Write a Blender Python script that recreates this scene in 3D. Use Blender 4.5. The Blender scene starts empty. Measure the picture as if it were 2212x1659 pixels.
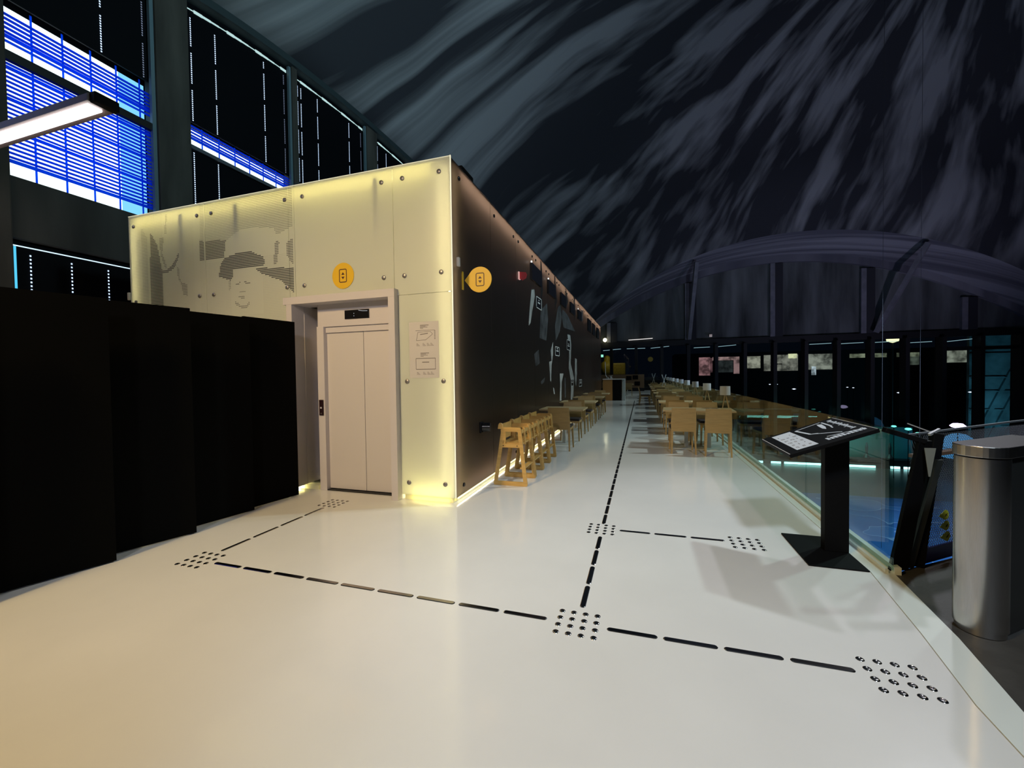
import bpy, bmesh, math, random
from mathutils import Vector, Matrix
random.seed(7)
sc = bpy.context.scene
COL = sc.collection
PI = math.pi

# ------------------------------------------------------------------ camera, world, exposure
cam = bpy.data.cameras.new('camera'); cam_ob = bpy.data.objects.new('camera', cam); COL.objects.link(cam_ob)
cam.sensor_fit = 'HORIZONTAL'; cam.sensor_width = 36.0; cam.lens = 36.0 * 889.0 / 2212.0
cam.clip_start = 0.02; cam.clip_end = 800
Rm = Matrix(((0.9537386, 0.0066019, 0.30056463), (0.30031697, 0.02520517, -0.95350638), (-0.01387073, 0.9996605, 0.02205649)))
cam_ob.matrix_world = Matrix.Translation((0, 0, 1.45)) @ Rm.to_4x4()
sc.camera = cam_ob
sc.view_settings.view_transform = 'Standard'; sc.view_settings.look = 'None'
sc.view_settings.gamma = 1; sc.view_settings.exposure = 0.0; sc.view_settings.use_curve_mapping = False
w = bpy.data.worlds.new('night'); sc.world = w; w.use_nodes = True
w.node_tree.nodes['Background'].inputs[0].default_value = (0.25, 0.4, 0.8, 1)
w.node_tree.nodes['Background'].inputs[1].default_value = 0.006

def lamp(kind, name, loc, aim, energy, color, size=0.3, angle=70, blend=0.6, sizey=None):
    l = bpy.data.lights.new(name, kind); l.energy = energy; l.color = color
    if kind == 'AREA':
        l.size = size
        if sizey: l.shape = 'RECTANGLE'; l.size_y = sizey
    else:
        l.shadow_soft_size = size
    if kind == 'SPOT': l.spot_size = math.radians(angle); l.spot_blend = blend
    o = bpy.data.objects.new(name, l); COL.objects.link(o); o.location = loc
    d = Vector(aim) - Vector(loc)
    o.rotation_euler = d.to_track_quat('-Z', 'Y').to_euler()
    return o
# hall spotlights hung over the void, shining back across the cafe deck
for y, e in ((7.5, 1450), (13.5, 1200), (19.5, 1000), (26, 850), (32, 650)):
    lamp('SPOT', 'hall_spotlight', (6.5, y + 1.0, 7.6), (-0.2, y, 0), e, (0.80, 1.0, 0.99), 0.18, 62)
lamp('SPOT', 'hall_spotlight', (4.6, 8.2, 6.5), (0.8, 2.4, 0), 560, (0.90, 0.90, 1.0), 0.12, 60)
# added unseen spots behind the camera, brightening the near deck and lift door
lamp('SPOT', 'fill_spot', (-4.0, -2.2, 5.6), (-3.2, 1.2, 0), 1700, (1.0, 0.70, 0.30), 0.35, 95)
lamp('SPOT', 'fill_spot', (-1.6, -3.4, 5.2), (-2.9, 3.8, 1.4), 480, (1.0, 0.95, 0.98), 0.30, 50)
lamp('SPOT', 'fill_spot', (2.2, -1.6, 6.5), (2.1, 2.3, 0), 1300, (0.70, 0.85, 1.0), 0.35, 66)
# added unseen spots that brighten the concrete shell
lamp('SPOT', 'shell_fill_light', (9, 12, -4.4), (2, 22, 15), 3000, (0.62, 0.74, 1.0), 0.5, 120, 1.0)
lamp('SPOT', 'shell_fill_light', (17, 20, -4.4), (14, 35, 10.5), 1900, (0.70, 0.66, 1.0), 0.5, 75, 1.0)
lamp('SPOT', 'shell_fill_light', (5.5, 3.5, 7.2), (-6.5, 10.5, 13), 3300, (0.55, 0.88, 0.95), 0.4, 115, 1.0)
lamp('SPOT', 'floor_wash', (9, 16, 6), (9, 18, -5), 4200, (0.55, 0.75, 1.0), 0.4, 75)
lamp('SPOT', 'reflection_wall_light', (27, 39.5, -4.8), (31, 47, 0), 900, (0.22, 0.72, 1.0), 0.3, 130)  # added teal light for the ribbed wall that stands for a reflection

# ------------------------------------------------------------------ materials
def M(name, col, rough=0.6, metal=0.0, spec=0.5, noise=0.0, nscale=8, emis=None, es=0.0, coat=0.0, bump=0.0, bscale=60, stretch=(1, 1, 1)):
    m = bpy.data.materials.new(name); m.use_nodes = True
    nt = m.node_tree; b = nt.nodes['Principled BSDF']
    b.inputs['Base Color'].default_value = (*col, 1); b.inputs['Roughness'].default_value = rough
    b.inputs['Metallic'].default_value = metal; b.inputs['Specular IOR Level'].default_value = spec
    b.inputs['Coat Weight'].default_value = coat
    if emis: b.inputs['Emission Color'].default_value = (*emis, 1); b.inputs['Emission Strength'].default_value = es
    if noise or bump:
        tc = nt.nodes.new('ShaderNodeTexCoord'); mp = nt.nodes.new('ShaderNodeMapping')
        mp.inputs['Scale'].default_value = stretch
        nt.links.new(tc.outputs['Object'], mp.inputs['Vector'])
    if noise:
        n = nt.nodes.new('ShaderNodeTexNoise'); n.inputs['Scale'].default_value = nscale; n.inputs['Detail'].default_value = 5
        nt.links.new(mp.outputs[0], n.inputs['Vector'])
        r = nt.nodes.new('ShaderNodeMapRange'); r.inputs['From Min'].default_value = 0.3; r.inputs['From Max'].default_value = 0.7
        r.inputs['To Min'].default_value = 1 - noise; r.inputs['To Max'].default_value = 1 + noise
        nt.links.new(n.outputs['Fac'], r.inputs['Value'])
        mx = nt.nodes.new('ShaderNodeVectorMath'); mx.operation = 'SCALE'; mx.inputs[0].default_value = col
        nt.links.new(r.outputs[0], mx.inputs['Scale']); nt.links.new(mx.outputs[0], b.inputs['Base Color'])
    if bump:
        n2 = nt.nodes.new('ShaderNodeTexNoise'); n2.inputs['Scale'].default_value = bscale
        nt.links.new(mp.outputs[0], n2.inputs['Vector'])
        bp = nt.nodes.new('ShaderNodeBump'); bp.inputs['Strength'].default_value = bump; bp.inputs['Distance'].default_value = 0.01
        nt.links.new(n2.outputs['Fac'], bp.inputs['Height']); nt.links.new(bp.outputs[0], b.inputs['Normal'])
    return m
def emit(name, col, s):
    return M(name, (0.02, 0.02, 0.02), 0.5, emis=col, es=s)
def glass_mat(name, tint=(0.86, 0.93, 0.90), base=0.04, rough=0.0):
    m = bpy.data.materials.new(name); m.use_nodes = True; nt = m.node_tree
    nt.nodes.remove(nt.nodes['Principled BSDF']); out = nt.nodes['Material Output']
    t = nt.nodes.new('ShaderNodeBsdfTransparent'); t.inputs[0].default_value = (*tint, 1)
    g = nt.nodes.new('ShaderNodeBsdfGlossy'); g.inputs['Roughness'].default_value = rough
    f = nt.nodes.new('ShaderNodeFresnel'); ge = nt.nodes.new('ShaderNodeNewGeometry')
    mr = nt.nodes.new('ShaderNodeMapRange'); mr.inputs['To Min'].default_value = 1.5; mr.inputs['To Max'].default_value = 1 / 1.5
    nt.links.new(ge.outputs['Backfacing'], mr.inputs['Value']); nt.links.new(mr.outputs[0], f.inputs['IOR'])
    mx = nt.nodes.new('ShaderNodeMixShader')
    nt.links.new(f.outputs[0], mx.inputs[0]); nt.links.new(t.outputs[0], mx.inputs[1]); nt.links.new(g.outputs[0], mx.inputs[2])
    nt.links.new(mx.outputs[0], out.inputs[0])
    return m
def trans_mat(name, dif, tr, tw, rough=0.35, spec=0.5):
    m = bpy.data.materials.new(name); m.use_nodes = True; nt = m.node_tree
    b = nt.nodes['Principled BSDF']; out = nt.nodes['Material Output']
    b.inputs['Base Color'].default_value = (*dif, 1); b.inputs['Roughness'].default_value = rough
    b.inputs['Specular IOR Level'].default_value = spec
    t = nt.nodes.new('ShaderNodeBsdfTranslucent'); t.inputs[0].default_value = (*tr, 1)
    mx = nt.nodes.new('ShaderNodeMixShader'); mx.inputs[0].default_value = tw
    nt.links.new(b.outputs[0], mx.inputs[1]); nt.links.new(t.outputs[0], mx.inputs[2]); nt.links.new(mx.outputs[0], out.inputs[0])
    return m

m_floor = M('white_epoxy', (0.74, 0.74, 0.72), 0.12, spec=0.65, noise=0.03, nscale=1.5, bump=0.02, bscale=25)
m_kerb = M('kerb_white', (0.72, 0.76, 0.72), 0.25, spec=0.4)
m_dark_floor = M('dark_screed', (0.045, 0.042, 0.038), 0.55, noise=0.3, nscale=6, bump=0.1)
m_black_part = M('black_felt', (0.0014, 0.0014, 0.0012), 0.95, spec=0.08, noise=0.2, nscale=200)
m_panel = trans_mat('frosted_glass_white', (0.73, 0.76, 0.72), (0.97, 0.96, 0.78), 0.42, 0.3)
m_black_panel = trans_mat('printed_black_glass', (0.010, 0.010, 0.0095), (0.80, 0.70, 0.64), 0.24, 0.3, 0.35)
m_backing = M('white_backing', (0.22, 0.22, 0.21), 0.8)
m_led = emit('warm_led', (1.0, 0.90, 0.45), 42)
m_led_up = emit('warm_led_upper', (1.0, 0.84, 0.36), 42)
m_led_side = emit('warm_led_side', (1.0, 0.80, 0.62), 52)
m_led_foot = emit('warm_led_foot', (1.0, 0.82, 0.60), 20)
m_led_cool = emit('warm_led_corner', (1.0, 0.88, 0.58), 16)
m_edge = trans_mat('glass_edge', (0.85, 0.85, 0.7), (1, 1, 0.85), 0.6, 0.2)
m_plinth = trans_mat('plinth_white', (0.75, 0.74, 0.62), (1, 0.95, 0.6), 0.35, 0.3)
m_steel = M('stainless', (0.62, 0.61, 0.60), 0.22, 1.0)
m_tact = M('tactile_steel', (0.42, 0.40, 0.39), 0.16, 1.0)
m_brushed = M('brushed_steel', (0.50, 0.48, 0.46), 0.26, 1.0, noise=0.10, nscale=60, stretch=(20, 20, 0.3))
m_stud = M('stud_grey', (0.30, 0.28, 0.28), 0.4, 0.8)
m_white = M('white_lacquer', (0.60, 0.56, 0.58), 0.32)
m_door = M('door_lacquer', (0.60, 0.56, 0.56), 0.42)
m_black = M('black_gloss', (0.006, 0.006, 0.008), 0.25)
m_blackm = M('black_powder', (0.0035, 0.0035, 0.004), 0.6, spec=0.10)
m_yellow = M('sign_yellow', (0.72, 0.44, 0.015), 0.45)
m_brown = M('pictogram_dark', (0.06, 0.015, 0.012), 0.5)
m_red = M('sign_red', (0.45, 0.012, 0.02), 0.4)
m_paper = M('paper', (0.56, 0.53, 0.52), 0.6)
m_ink = M('ink_grey', (0.16, 0.14, 0.14), 0.7)
m_dot = M('halftone_ink', (0.06, 0.065, 0.07), 0.8)
m_wood = M('oak', (0.36, 0.235, 0.085), 0.45, noise=0.14, nscale=5, stretch=(1, 1, 9))
m_woodl = M('oak_top', (0.48, 0.36, 0.19), 0.4, noise=0.10, nscale=5, stretch=(1, 9, 1))
m_birch = M('birch_ply', (0.56, 0.34, 0.10), 0.45, noise=0.12, nscale=6, stretch=(1, 1, 6))
m_seat = M('dark_upholstery', (0.018, 0.010, 0.012), 0.8)
m_ped = M('pedestal_grey', (0.50, 0.53, 0.52), 0.4, 0.2)
m_shade = trans_mat('lamp_shade_fabric', (0.72, 0.72, 0.71), (0.8, 0.8, 0.8), 0.3, 0.9)
m_conc = M('concrete_dark', (0.055, 0.052, 0.048), 0.85, noise=0.45, nscale=1.6, bump=0.25, bscale=12, stretch=(1, 1, 0.18))
m_conc_col = M('concrete_column', (0.055, 0.05, 0.043), 0.85, noise=0.4, nscale=3, bump=0.2, bscale=14, stretch=(1, 1, 0.2))
m_endwall = M('concrete_end', (0.13, 0.14, 0.14), 0.9, noise=0.65, nscale=0.9, stretch=(1, 1, 0.16))
m_steeld = M('dark_steel', (0.02, 0.02, 0.022), 0.5, 0.3)
m_blind = M('closed_blind', (0.0035, 0.004, 0.006), 0.6, spec=0.1)
m_slat = trans_mat('blue_lit_slat', (0.01, 0.08, 0.6), (0.02, 0.26, 1.0), 0.85, 0.4)  # blue light falling on the slats is put into their colour
m_sky1 = emit('floodlit_pane', (0.80, 0.97, 1.0), 1.6)
m_sky2 = emit('floodlit_pane_blue', (0.22, 0.66, 1.0), 1.1)
m_dotl = emit('cord_hole_light', (0.55, 0.72, 1.0), 1.6)
m_dotl2 = emit('cord_hole_light_dim', (0.45, 0.55, 0.8), 0.35)
m_cyan = emit('cyan_gap', (0.1, 0.65, 1.0), 1.0)
m_gapw = emit('gap_white', (0.65, 0.95, 0.95), 0.75)
m_tube = emit('tube_white', (1.0, 0.93, 0.90), 7)
m_glass = glass_mat('railing_glass', (0.80, 0.90, 0.86))
m_winglass = glass_mat('window_glass', (0.75, 0.85, 0.85))

# ------------------------------------------------------------------ mesh helpers
class MB:
    def __init__(s): s.v = []; s.f = []; s.mi = []
    def add(s, vs, fs, mi=0):
        o = len(s.v); s.v += [tuple(v) for v in vs]; s.f += [tuple(i + o for i in f) for f in fs]; s.mi += [mi] * len(fs); return s
    def box(s, a, b, mi=0, T=None):
        x0, y0, z0 = a; x1, y1, z1 = b
        vs = [(x0, y0, z0), (x1, y0, z0), (x1, y1, z0), (x0, y1, z0), (x0, y0, z1), (x1, y0, z1), (x1, y1, z1), (x0, y1, z1)]
        if T: vs = [T @ Vector(v) for v in vs]
        return s.add(vs, [(0, 3, 2, 1), (4, 5, 6, 7), (0, 1, 5, 4), (1, 2, 6, 5), (2, 3, 7, 6), (3, 0, 4, 7)], mi)
    def hexa(s, bot, top, mi=0):
        return s.add(list(bot) + list(top), [(0, 3, 2, 1), (4, 5, 6, 7), (0, 1, 5, 4), (1, 2, 6, 5), (2, 3, 7, 6), (3, 0, 4, 7)], mi)
    def beam(s, p, q, wx, wy=None, mi=0, up=(0, 0, 1)):
        wy = wy or wx; p = Vector(p); q = Vector(q); d = (q - p).normalized(); u = Vector(up)
        if abs(d.dot(u)) > 0.98: u = Vector((0, 1, 0))
        a = d.cross(u).normalized() * wx / 2; b = a.cross(d).normalized() * wy / 2
        return s.hexa([p - a - b, p + a - b, p + a + b, p - a + b], [q - a - b, q + a - b, q + a + b, q - a + b], mi)
    def prism(s, poly, axis, c0, c1, mi=0):
        def P(u, v, c): return {'x': (c, u, v), 'y': (u, c, v), 'z': (u, v, c)}[axis]
        n = len(poly); vs = [P(u, v, c0) for u, v in poly] + [P(u, v, c1) for u, v in poly]
        return s.add(vs, [tuple(range(n - 1, -1, -1)), tuple(range(n, 2 * n))] + [(i, (i + 1) % n, (i + 1) % n + n, i + n) for i in range(n)], mi)
    def lathe(s, prof, c=(0, 0, 0), n=24, mi=0, T=None):
        vs = []
        for r, z in prof:
            for k in range(n):
                a = 2 * PI * k / n; v = Vector((c[0] + r * math.cos(a), c[1] + r * math.sin(a), c[2] + z)); vs.append(T @ v if T else v)
        fs = [(j * n + k, j * n + (k + 1) % n, (j + 1) * n + (k + 1) % n, (j + 1) * n + k) for j in range(len(prof) - 1) for k in range(n)]
        fs += [tuple(range(n - 1, -1, -1)), tuple(range((len(prof) - 1) * n, len(prof) * n))]
        return s.add(vs, fs, mi)
    def cyl(s, p, q, r, n=12, mi=0, r2=None):
        p = Vector(p); q = Vector(q); d = q - p; T = Matrix.Translation(p) @ d.to_track_quat('Z', 'Y').to_matrix().to_4x4()
        return s.lathe([(r, 0), (r if r2 is None else r2, d.length)], n=n, mi=mi, T=T)
    def tube(s, pts, r, n=8, mi=0):
        for a, b in zip(pts, pts[1:]): s.cyl(a, b, r, n, mi)
        return s
    def build(s, name, mats, parent=None, smooth=False, bevel=0, label=None):
        me = bpy.data.meshes.new(name); me.from_pydata(s.v, [], s.f)
        if not isinstance(mats, (list, tuple)): mats = [mats]
        for m in mats: me.materials.append(m)
        me.polygons.foreach_set('material_index', s.mi)
        me.validate(); me.update()
        bm = bmesh.new(); bm.from_mesh(me); bmesh.ops.recalc_face_normals(bm, faces=bm.faces); bm.to_mesh(me); bm.free()
        if smooth:
            me.polygons.foreach_set('use_smooth', [True] * len(me.polygons)); me.set_sharp_from_angle(angle=math.radians(40))
        o = bpy.data.objects.new(name, me); COL.objects.link(o)
        if bevel:
            b = o.modifiers.new('bevel', 'BEVEL'); b.width = bevel; b.segments = 2; b.limit_method = 'ANGLE'
        if parent: o.parent = parent
        if label: o['label'] = label
        return o
def tag(o, label, cat, group=None, kind=None):
    o['label'] = label; o['category'] = cat
    if group: o['group'] = group
    if kind: o['kind'] = kind
    return o
def struct(o, label=None):
    o['kind'] = 'structure'
    if label: o['label'] = label; 
    return o
def thing(name, label, cat, loc=(0, 0, 0), rz=0, group=None):
    o = bpy.data.objects.new(name, None); COL.objects.link(o); o.location = loc; o.rotation_euler = (0, 0, rz); o.empty_display_size = 0.1
    return tag(o, label, cat, group)
def dup(root, loc, rz, label, group=None):
    r = root.copy(); COL.objects.link(r); r.location = loc; r.rotation_euler = (0, 0, rz); r['label'] = label
    if group: r['group'] = group
    for ch in list(root.children):
        c = ch.copy(); COL.objects.link(c); c.parent = r
        for g in ch.children:
            d = g.copy(); COL.objects.link(d); d.parent = c
    return r
ORD = ['first', 'second', 'third', 'fourth', 'fifth', 'sixth', 'seventh', 'eighth', 'ninth', 'tenth', 'eleventh', 'twelfth', 'thirteenth', 'fourteenth', 'fifteenth', 'sixteenth', 'seventeenth', 'eighteenth', 'nineteenth', 'twentieth']
def circle(cx, cz, r, n=32): return [(cx + r * math.cos(2 * PI * k / n), cz + r * math.sin(2 * PI * k / n)) for k in range(n)]

# ------------------------------------------------------------------ floor, kerb, walkway, lower hall
KE = [(1.44, -1.5), (1.46, 1.2), (1.52, 2.25), (1.615, 2.79), (1.70, 3.56)]
fl = MB().prism([(-9.2, -4), (1.30, -4), (1.30, 1.2), (1.36, 2.25), (1.45, 2.79), (1.555, 3.56), (1.555, 37), (-9.2, 37)], 'z', -0.35, 0)
struct(fl.build('floor', m_floor), 'glossy white resin floor of the cafe deck')
kb = MB().prism([(1.30, -4), (1.44, -4)] + KE + [(1.70, 36.9), (1.558, 36.9), (1.558, 3.56), (1.453, 2.79), (1.363, 2.25), (1.303, 1.2)], 'z', -0.35, 0.004)
struct(kb.build('trim_1', m_kerb), 'pale kerb strip along the deck edge')
tr = MB().box((1.70, 3.56, -0.35), (1.74, 36.9, 0.05)).box((1.645, 3.56, 0.002), (1.665, 36.9, 0.03))
struct(tr.build('trim_2', m_kerb), 'glass channel along the deck edge')
wk = MB().prism([(1.445, -4)] + KE[0:1] + KE[1:] + [(1.85, 3.70), (2.27, 4.0), (3.16, 4.7), (8, 8.4), (8, -4)], 'z', -0.35, -0.004)
struct(wk.build('floor_walkway', m_dark_floor), 'dark walkway floor beside the white deck')
def lowmat():
    m = M('lower_floor_concrete', (0.07, 0.08, 0.075), 0.35, noise=0.3, nscale=0.4); return m
struct(MB().box((1.2, -6, -5.3), (34, 37, -5)).build('floor_lower', lowmat()), 'lower hall floor below the deck')
# blue sea map on lower floor
def sea_mat():
    m = M('sea_map', (0.02, 0.16, 0.55), 0.25); nt = m.node_tree; b = nt.nodes['Principled BSDF']
    tc = nt.nodes.new('ShaderNodeTexCoord'); wv = nt.nodes.new('ShaderNodeTexNoise'); wv.inputs['Scale'].default_value = 0.22; wv.inputs['Detail'].default_value = 3
    nt.links.new(tc.outputs['Object'], wv.inputs['Vector'])
    mm = nt.nodes.new('ShaderNodeMath'); mm.operation = 'MULTIPLY'; mm.inputs[1].default_value = 9; nt.links.new(wv.outputs['Fac'], mm.inputs[0])
    fr = nt.nodes.new('ShaderNodeMath'); fr.operation = 'FRACT'; nt.links.new(mm.outputs[0], fr.inputs[0])
    cr = nt.nodes.new('ShaderNodeValToRGB'); e = cr.color_ramp.elements
    e[0].position = 0.0; e[0].color = (0.35, 0.55, 0.8, 1); e[1].position = 0.05; e[1].color = (0.045, 0.19, 0.48, 1)
    x = cr.color_ramp.elements.new(0.95); x.color = (0.03, 0.14, 0.40, 1)
    nt.links.new(fr.outputs[0], cr.inputs['Fac']); nt.links.new(cr.outputs[0], b.inputs['Base Color'])
    return m
tag(MB().box((2.2, 5, -5.0), (20, 25.2, -4.97)).build('floor_map', sea_mat()), 'glossy blue sea map with pale contour lines on the lower hall floor', 'floor map')

# ------------------------------------------------------------------ tactile paving
def stud_mesh():
    return MB().lathe([(0.0185, 0), (0.0185, 0.0012), (0.0165, 0.0035), (0.0115, 0.0055), (0.005, 0.0060), (0.0035, 0.0050)], n=20)
first = None
GR = [((-0.3665, 2.3575), 'grid at the near path crossing'), ((1.141, 2.352), 'grid at the lower right'),
      ((-3.386, 2.365), 'grid beside the black partition'), ((-3.394, 3.868), 'grid before the lift door'),
      ((-0.3665, 3.875), 'grid on the corridor line'), ((0.834, 3.870), 'grid before the black lectern')]
for (cx, cy), nm in GR:
    for j in range(4):
        for i in range(4):
            x = cx + (i - 1.5) * 0.0705; y = cy - (j - 1.5) * 0.0705
            lab = 'steel stud, %s row, %s from left, %s' % (('farthest', 'second-farthest', 'second-nearest', 'nearest')[j], ORD[i], nm)
            if first is None:
                first = stud_mesh().build('tactile_stud', m_tact, smooth=True); o = first
            else:
                o = first.copy(); COL.objects.link(o)
            o.location = (x, y, 0); tag(o, lab, 'tactile stud', 'steel studs of the tactile paving')
def bar_mesh():
    n = 8; L = 0.272 / 2; out = []
    def ring(r, z):
        return [((L - 0.0175) + r * math.cos(a), r * math.sin(a), z) for a in [(-PI / 2 + PI * k / n) for k in range(n + 1)]] + \
               [(-(L - 0.0175) - r * math.cos(a), -r * math.sin(a), z) for a in [(-PI / 2 + PI * k / n) for k in range(n + 1)]]
    rs = [ring(0.0175, 0), ring(0.0175, 0.0015), ring(0.013, 0.0045)]
    N = len(rs[0]); mb = MB()
    fs = [(j * N + k, j * N + (k + 1) % N, (j + 1) * N + (k + 1) % N, (j + 1) * N + k) for j in range(2) for k in range(N)]
    fs += [tuple(range(N - 1, -1, -1)), tuple(range(2 * N, 3 * N))]
    return mb.add(rs[0] + rs[1] + rs[2], fs)
bar0 = None
def bar(x, y, rz, lab, grp):
    global bar0
    if bar0 is None: bar0 = bar_mesh().build('tactile_bar', m_tact); o = bar0
    else: o = bar0.copy(); COL.objects.link(o)
    o.location = (x, y, 0); o.rotation_euler = (0, 0, rz); tag(o, lab, 'tactile bar', grp)
for k in range(9): bar(-3.081 + 0.30 * k, 2.355, 0, 'steel guide bar, %s from the left in the long row across the floor' % ORD[k], 'guide bars of the row across the floor')
for k in range(4): bar(-0.062 + 0.30 * k, 2.355, 0, 'steel guide bar, %s from the left in the front right row' % ORD[k], 'guide bars of the front right row')
for k in range(4): bar(-3.386, 2.67 + 0.3005 * k, PI / 2, 'steel guide bar, %s from the front on the path to the lift' % ORD[k], 'guide bars of the path to the lift')
for k in range(3): bar(-0.068 + 0.302 * k + 0.0, 3.885, 0, 'steel guide bar, %s from the left in the branch to the lectern' % ORD[k], 'guide bars of the branch to the lectern')
for k in range(4): bar(-0.36, 2.666 + 0.297 * k, PI / 2, 'steel guide bar, %s from the front between the two corridor stud grids' % ORD[k], 'guide bars between the corridor grids')
for k in range(62):
    lab = 'steel guide bar, %s past the far stud grid on the corridor line' % ORD[k] if k < 20 else 'small far steel guide bar of the long dark line down the corridor'
    bar(-0.36, 4.15 + 0.30 * k, PI / 2, lab, 'guide bars of the corridor line' if k < 20 else 'far guide bars of the corridor line')

# ------------------------------------------------------------------ black partition
pt = thing('folding_partition', 'matt black folding partition standing in steps left of the lift', 'partition', (-4.1, 2.0, 0))
for x0, y0, x1, y1, zt in [(-4.20, -0.60, -4.05, -0.02, 2.10), (-4.20, 0.02, -4.04, 0.62, 2.10), (-4.19, 0.70, -4.03, 1.36, 2.10), (-4.225, 1.43, -4.019, 2.156, 2.10), (-4.20, 2.19, -4.006, 2.769, 2.112), (-4.186, 2.83, -4.062, 3.424, 2.112), (-4.155, 3.43, -4.050, 4.025, 2.135)]:
    d = Vector((x1 - x0, y1 - y0, 0)).normalized(); n_ = Vector((-d.y, d.x, 0)) * 0.03
    a, b = Vector((x0 + 4.1, y0 - 2.0, 0.010)), Vector((x1 + 4.1, y1 - 2.0, 0.010)); u = Vector((0, 0, zt - 0.010))
    MB().hexa([a, b, b + n_, a + n_], [a + u, b + u, b + n_ + u, a + n_ + u]).build('partition_panel', m_black_part, pt)

# ------------------------------------------------------------------ lit pavilion: walls, leds, panels
YF = 4.22; XS = -2.02; ZT = 3.895
pav = thing('lit_pavilion', 'long box pavilion with glowing frosted front and black mural side', 'pavilion')
fw = MB()
fw.box((-7.30, 4.42, 0.0), (-4.32, 4.5, 3.86)); fw.box((-2.70, 4.42, 0.0), (-2.2, 4.5, 3.86)); fw.box((-4.32, 4.42, 2.48), (-2.70, 4.5, 3.86))
fw.build('backing_wall', m_backing, pav)
MB().box((-2.28, 4.5, 0), (-2.2, 21.9, 3.86)).build('backing_wall', m_backing, pav)
MB().box((-7.3, 4.25, 3.86), (-2.04, 21.95, 3.885)).build('roof', m_steeld, pav)
MB().box((-7.31, 4.24, 0.0), (-7.29, 21.9, 3.86)).build('side_wall', m_backing, pav)
MB().box((-7.3, 21.9, 0), (-2.04, 21.95, 3.86)).build('rear_wall', m_steeld, pav)
# led strips in the cavity
def led(name, a, b, m, lab):
    MB().box(a, b).build(name, m, pav)
led('led_strip', (-7.2, 4.30, 3.80), (-2.25, 4.33, 3.82), m_led_up, 'warm led strip along the top behind the frosted front panels')
led('led_strip', (-2.58, 4.30, 0.10), (-2.10, 4.33, 0.12), m_led, 'warm led strip at the foot of the frosted corner panel')
led('led_strip', (-4.34, 4.30, 0.02), (-4.24, 4.40, 0.035), m_led, 'warm led strip glowing under the left lift jamb')
led('led_strip', (-2.10, 4.30, 0.12), (-2.085, 4.32, 3.80), m_led_cool, 'warm upright led strip behind the bright corner edge')
led('led_strip', (-7.25, 4.30, 0.4), (-7.235, 4.32, 3.8), m_led_cool, 'warm upright led strip at the far left edge')
led('led_strip', (-2.14, 4.50, 3.80), (-2.11, 21.8, 3.82), m_led_side, 'warm led strip along the top behind the black mural')
led('led_strip', (-2.14, 4.50, 0.10), (-2.11, 21.8, 0.12), m_led_foot, 'warm led strip along the foot behind the black mural')
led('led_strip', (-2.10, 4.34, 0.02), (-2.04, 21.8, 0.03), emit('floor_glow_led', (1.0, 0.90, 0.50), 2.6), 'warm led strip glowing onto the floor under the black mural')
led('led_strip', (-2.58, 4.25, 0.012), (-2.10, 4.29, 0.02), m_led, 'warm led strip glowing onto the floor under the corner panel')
# plinth
MB().box((-2.68, 4.235, 0.0), (-2.05, 4.245, 0.055)).box((-2.06, 4.245, 0.0), (-2.05, 21.8, 0.055)).build('plinth_strip', m_plinth, pav)
def stud_fix(parent, x, z, y=YF):
    T = Matrix.Translation((x, y, z)) @ Matrix.Rotation(PI / 2, 4, 'X')
    MB().lathe([(0.026, -0.012), (0.026, 0.010), (0.021, 0.014)], n=20, T=T).build('fixing_stud', m_stud, parent, smooth=True)
def front_panel(x0, x1, z0, z1, studs, lab):
    t = MB().box((x0 + 0.003, YF, z0), (x1 - 0.003, YF + 0.014, z1)).build('frosted_panel', m_panel, pav, label=lab)
    for x, z in studs: stud_fix(t, x, z)
    return t
pA = front_panel(-7.33, -5.77, 0.06, ZT, [(-7.214, 3.735), (-5.91, 3.733), (-7.21, 2.618), (-5.90, 2.615)], 'frosted glass panel at the far left with halftone figure print')
pB = front_panel(-5.77, -4.305, 0.06, ZT, [(-5.637, 3.73), (-4.354, 3.735), (-5.632, 2.615), (-4.347, 2.617)], 'frosted glass panel with halftone print of a person in a cap')
pC = front_panel(-4.21, -2.76, 2.465, ZT, [(-4.072, 3.737), (-4.07, 2.619), (-2.908, 3.735), (-2.90, 2.62)], 'plain frosted glass panel above the lift door')
pC2 = front_panel(-4.305, -4.21, 2.465, ZT, [], 'narrow frosted glass strip between printed panel and lift panel')
pD = front_panel(-2.76, XS + 0.0, 2.402, ZT, [(-2.627, 3.74), (-2.155, 3.744), (-2.622, 2.62), (-2.148, 2.621)], 'plain frosted glass panel at the upper right corner')
pE = front_panel(-2.71, XS + 0.0, 0.06, 2.396, [(-2.612, 1.39), (-2.142, 1.391), (-2.613, 0.205), (-2.142, 0.212)], 'tall frosted glass panel right of the lift with notice')
# dark posts seen softly through the frosted panels
for x in (-6.24, -5.20, -3.0):
    MB().box((x - 0.03, 4.240, 0.3 if x < -4.3 else 2.5), (x + 0.03, 4.262, 3.80)).build('support_post', M('post_grey', (0.35, 0.34, 0.30), 0.7), pav)
# glass edges (top line, corner line), their LED light set as emission
MB().box((-7.33, YF - 0.002, ZT), (XS + 0.004, YF + 0.016, ZT + 0.006)).build('lit_edge_strip', emit('edge_glow', (1, 0.93, 0.66), 0.8), pav)
MB().box((XS + 0.001, YF - 0.002, 0.06), (XS + 0.007, YF + 0.014, ZT + 0.012)).build('lit_edge_strip', emit('edge_glow_corner', (1, 0.93, 0.66), 1.0), pav)

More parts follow.
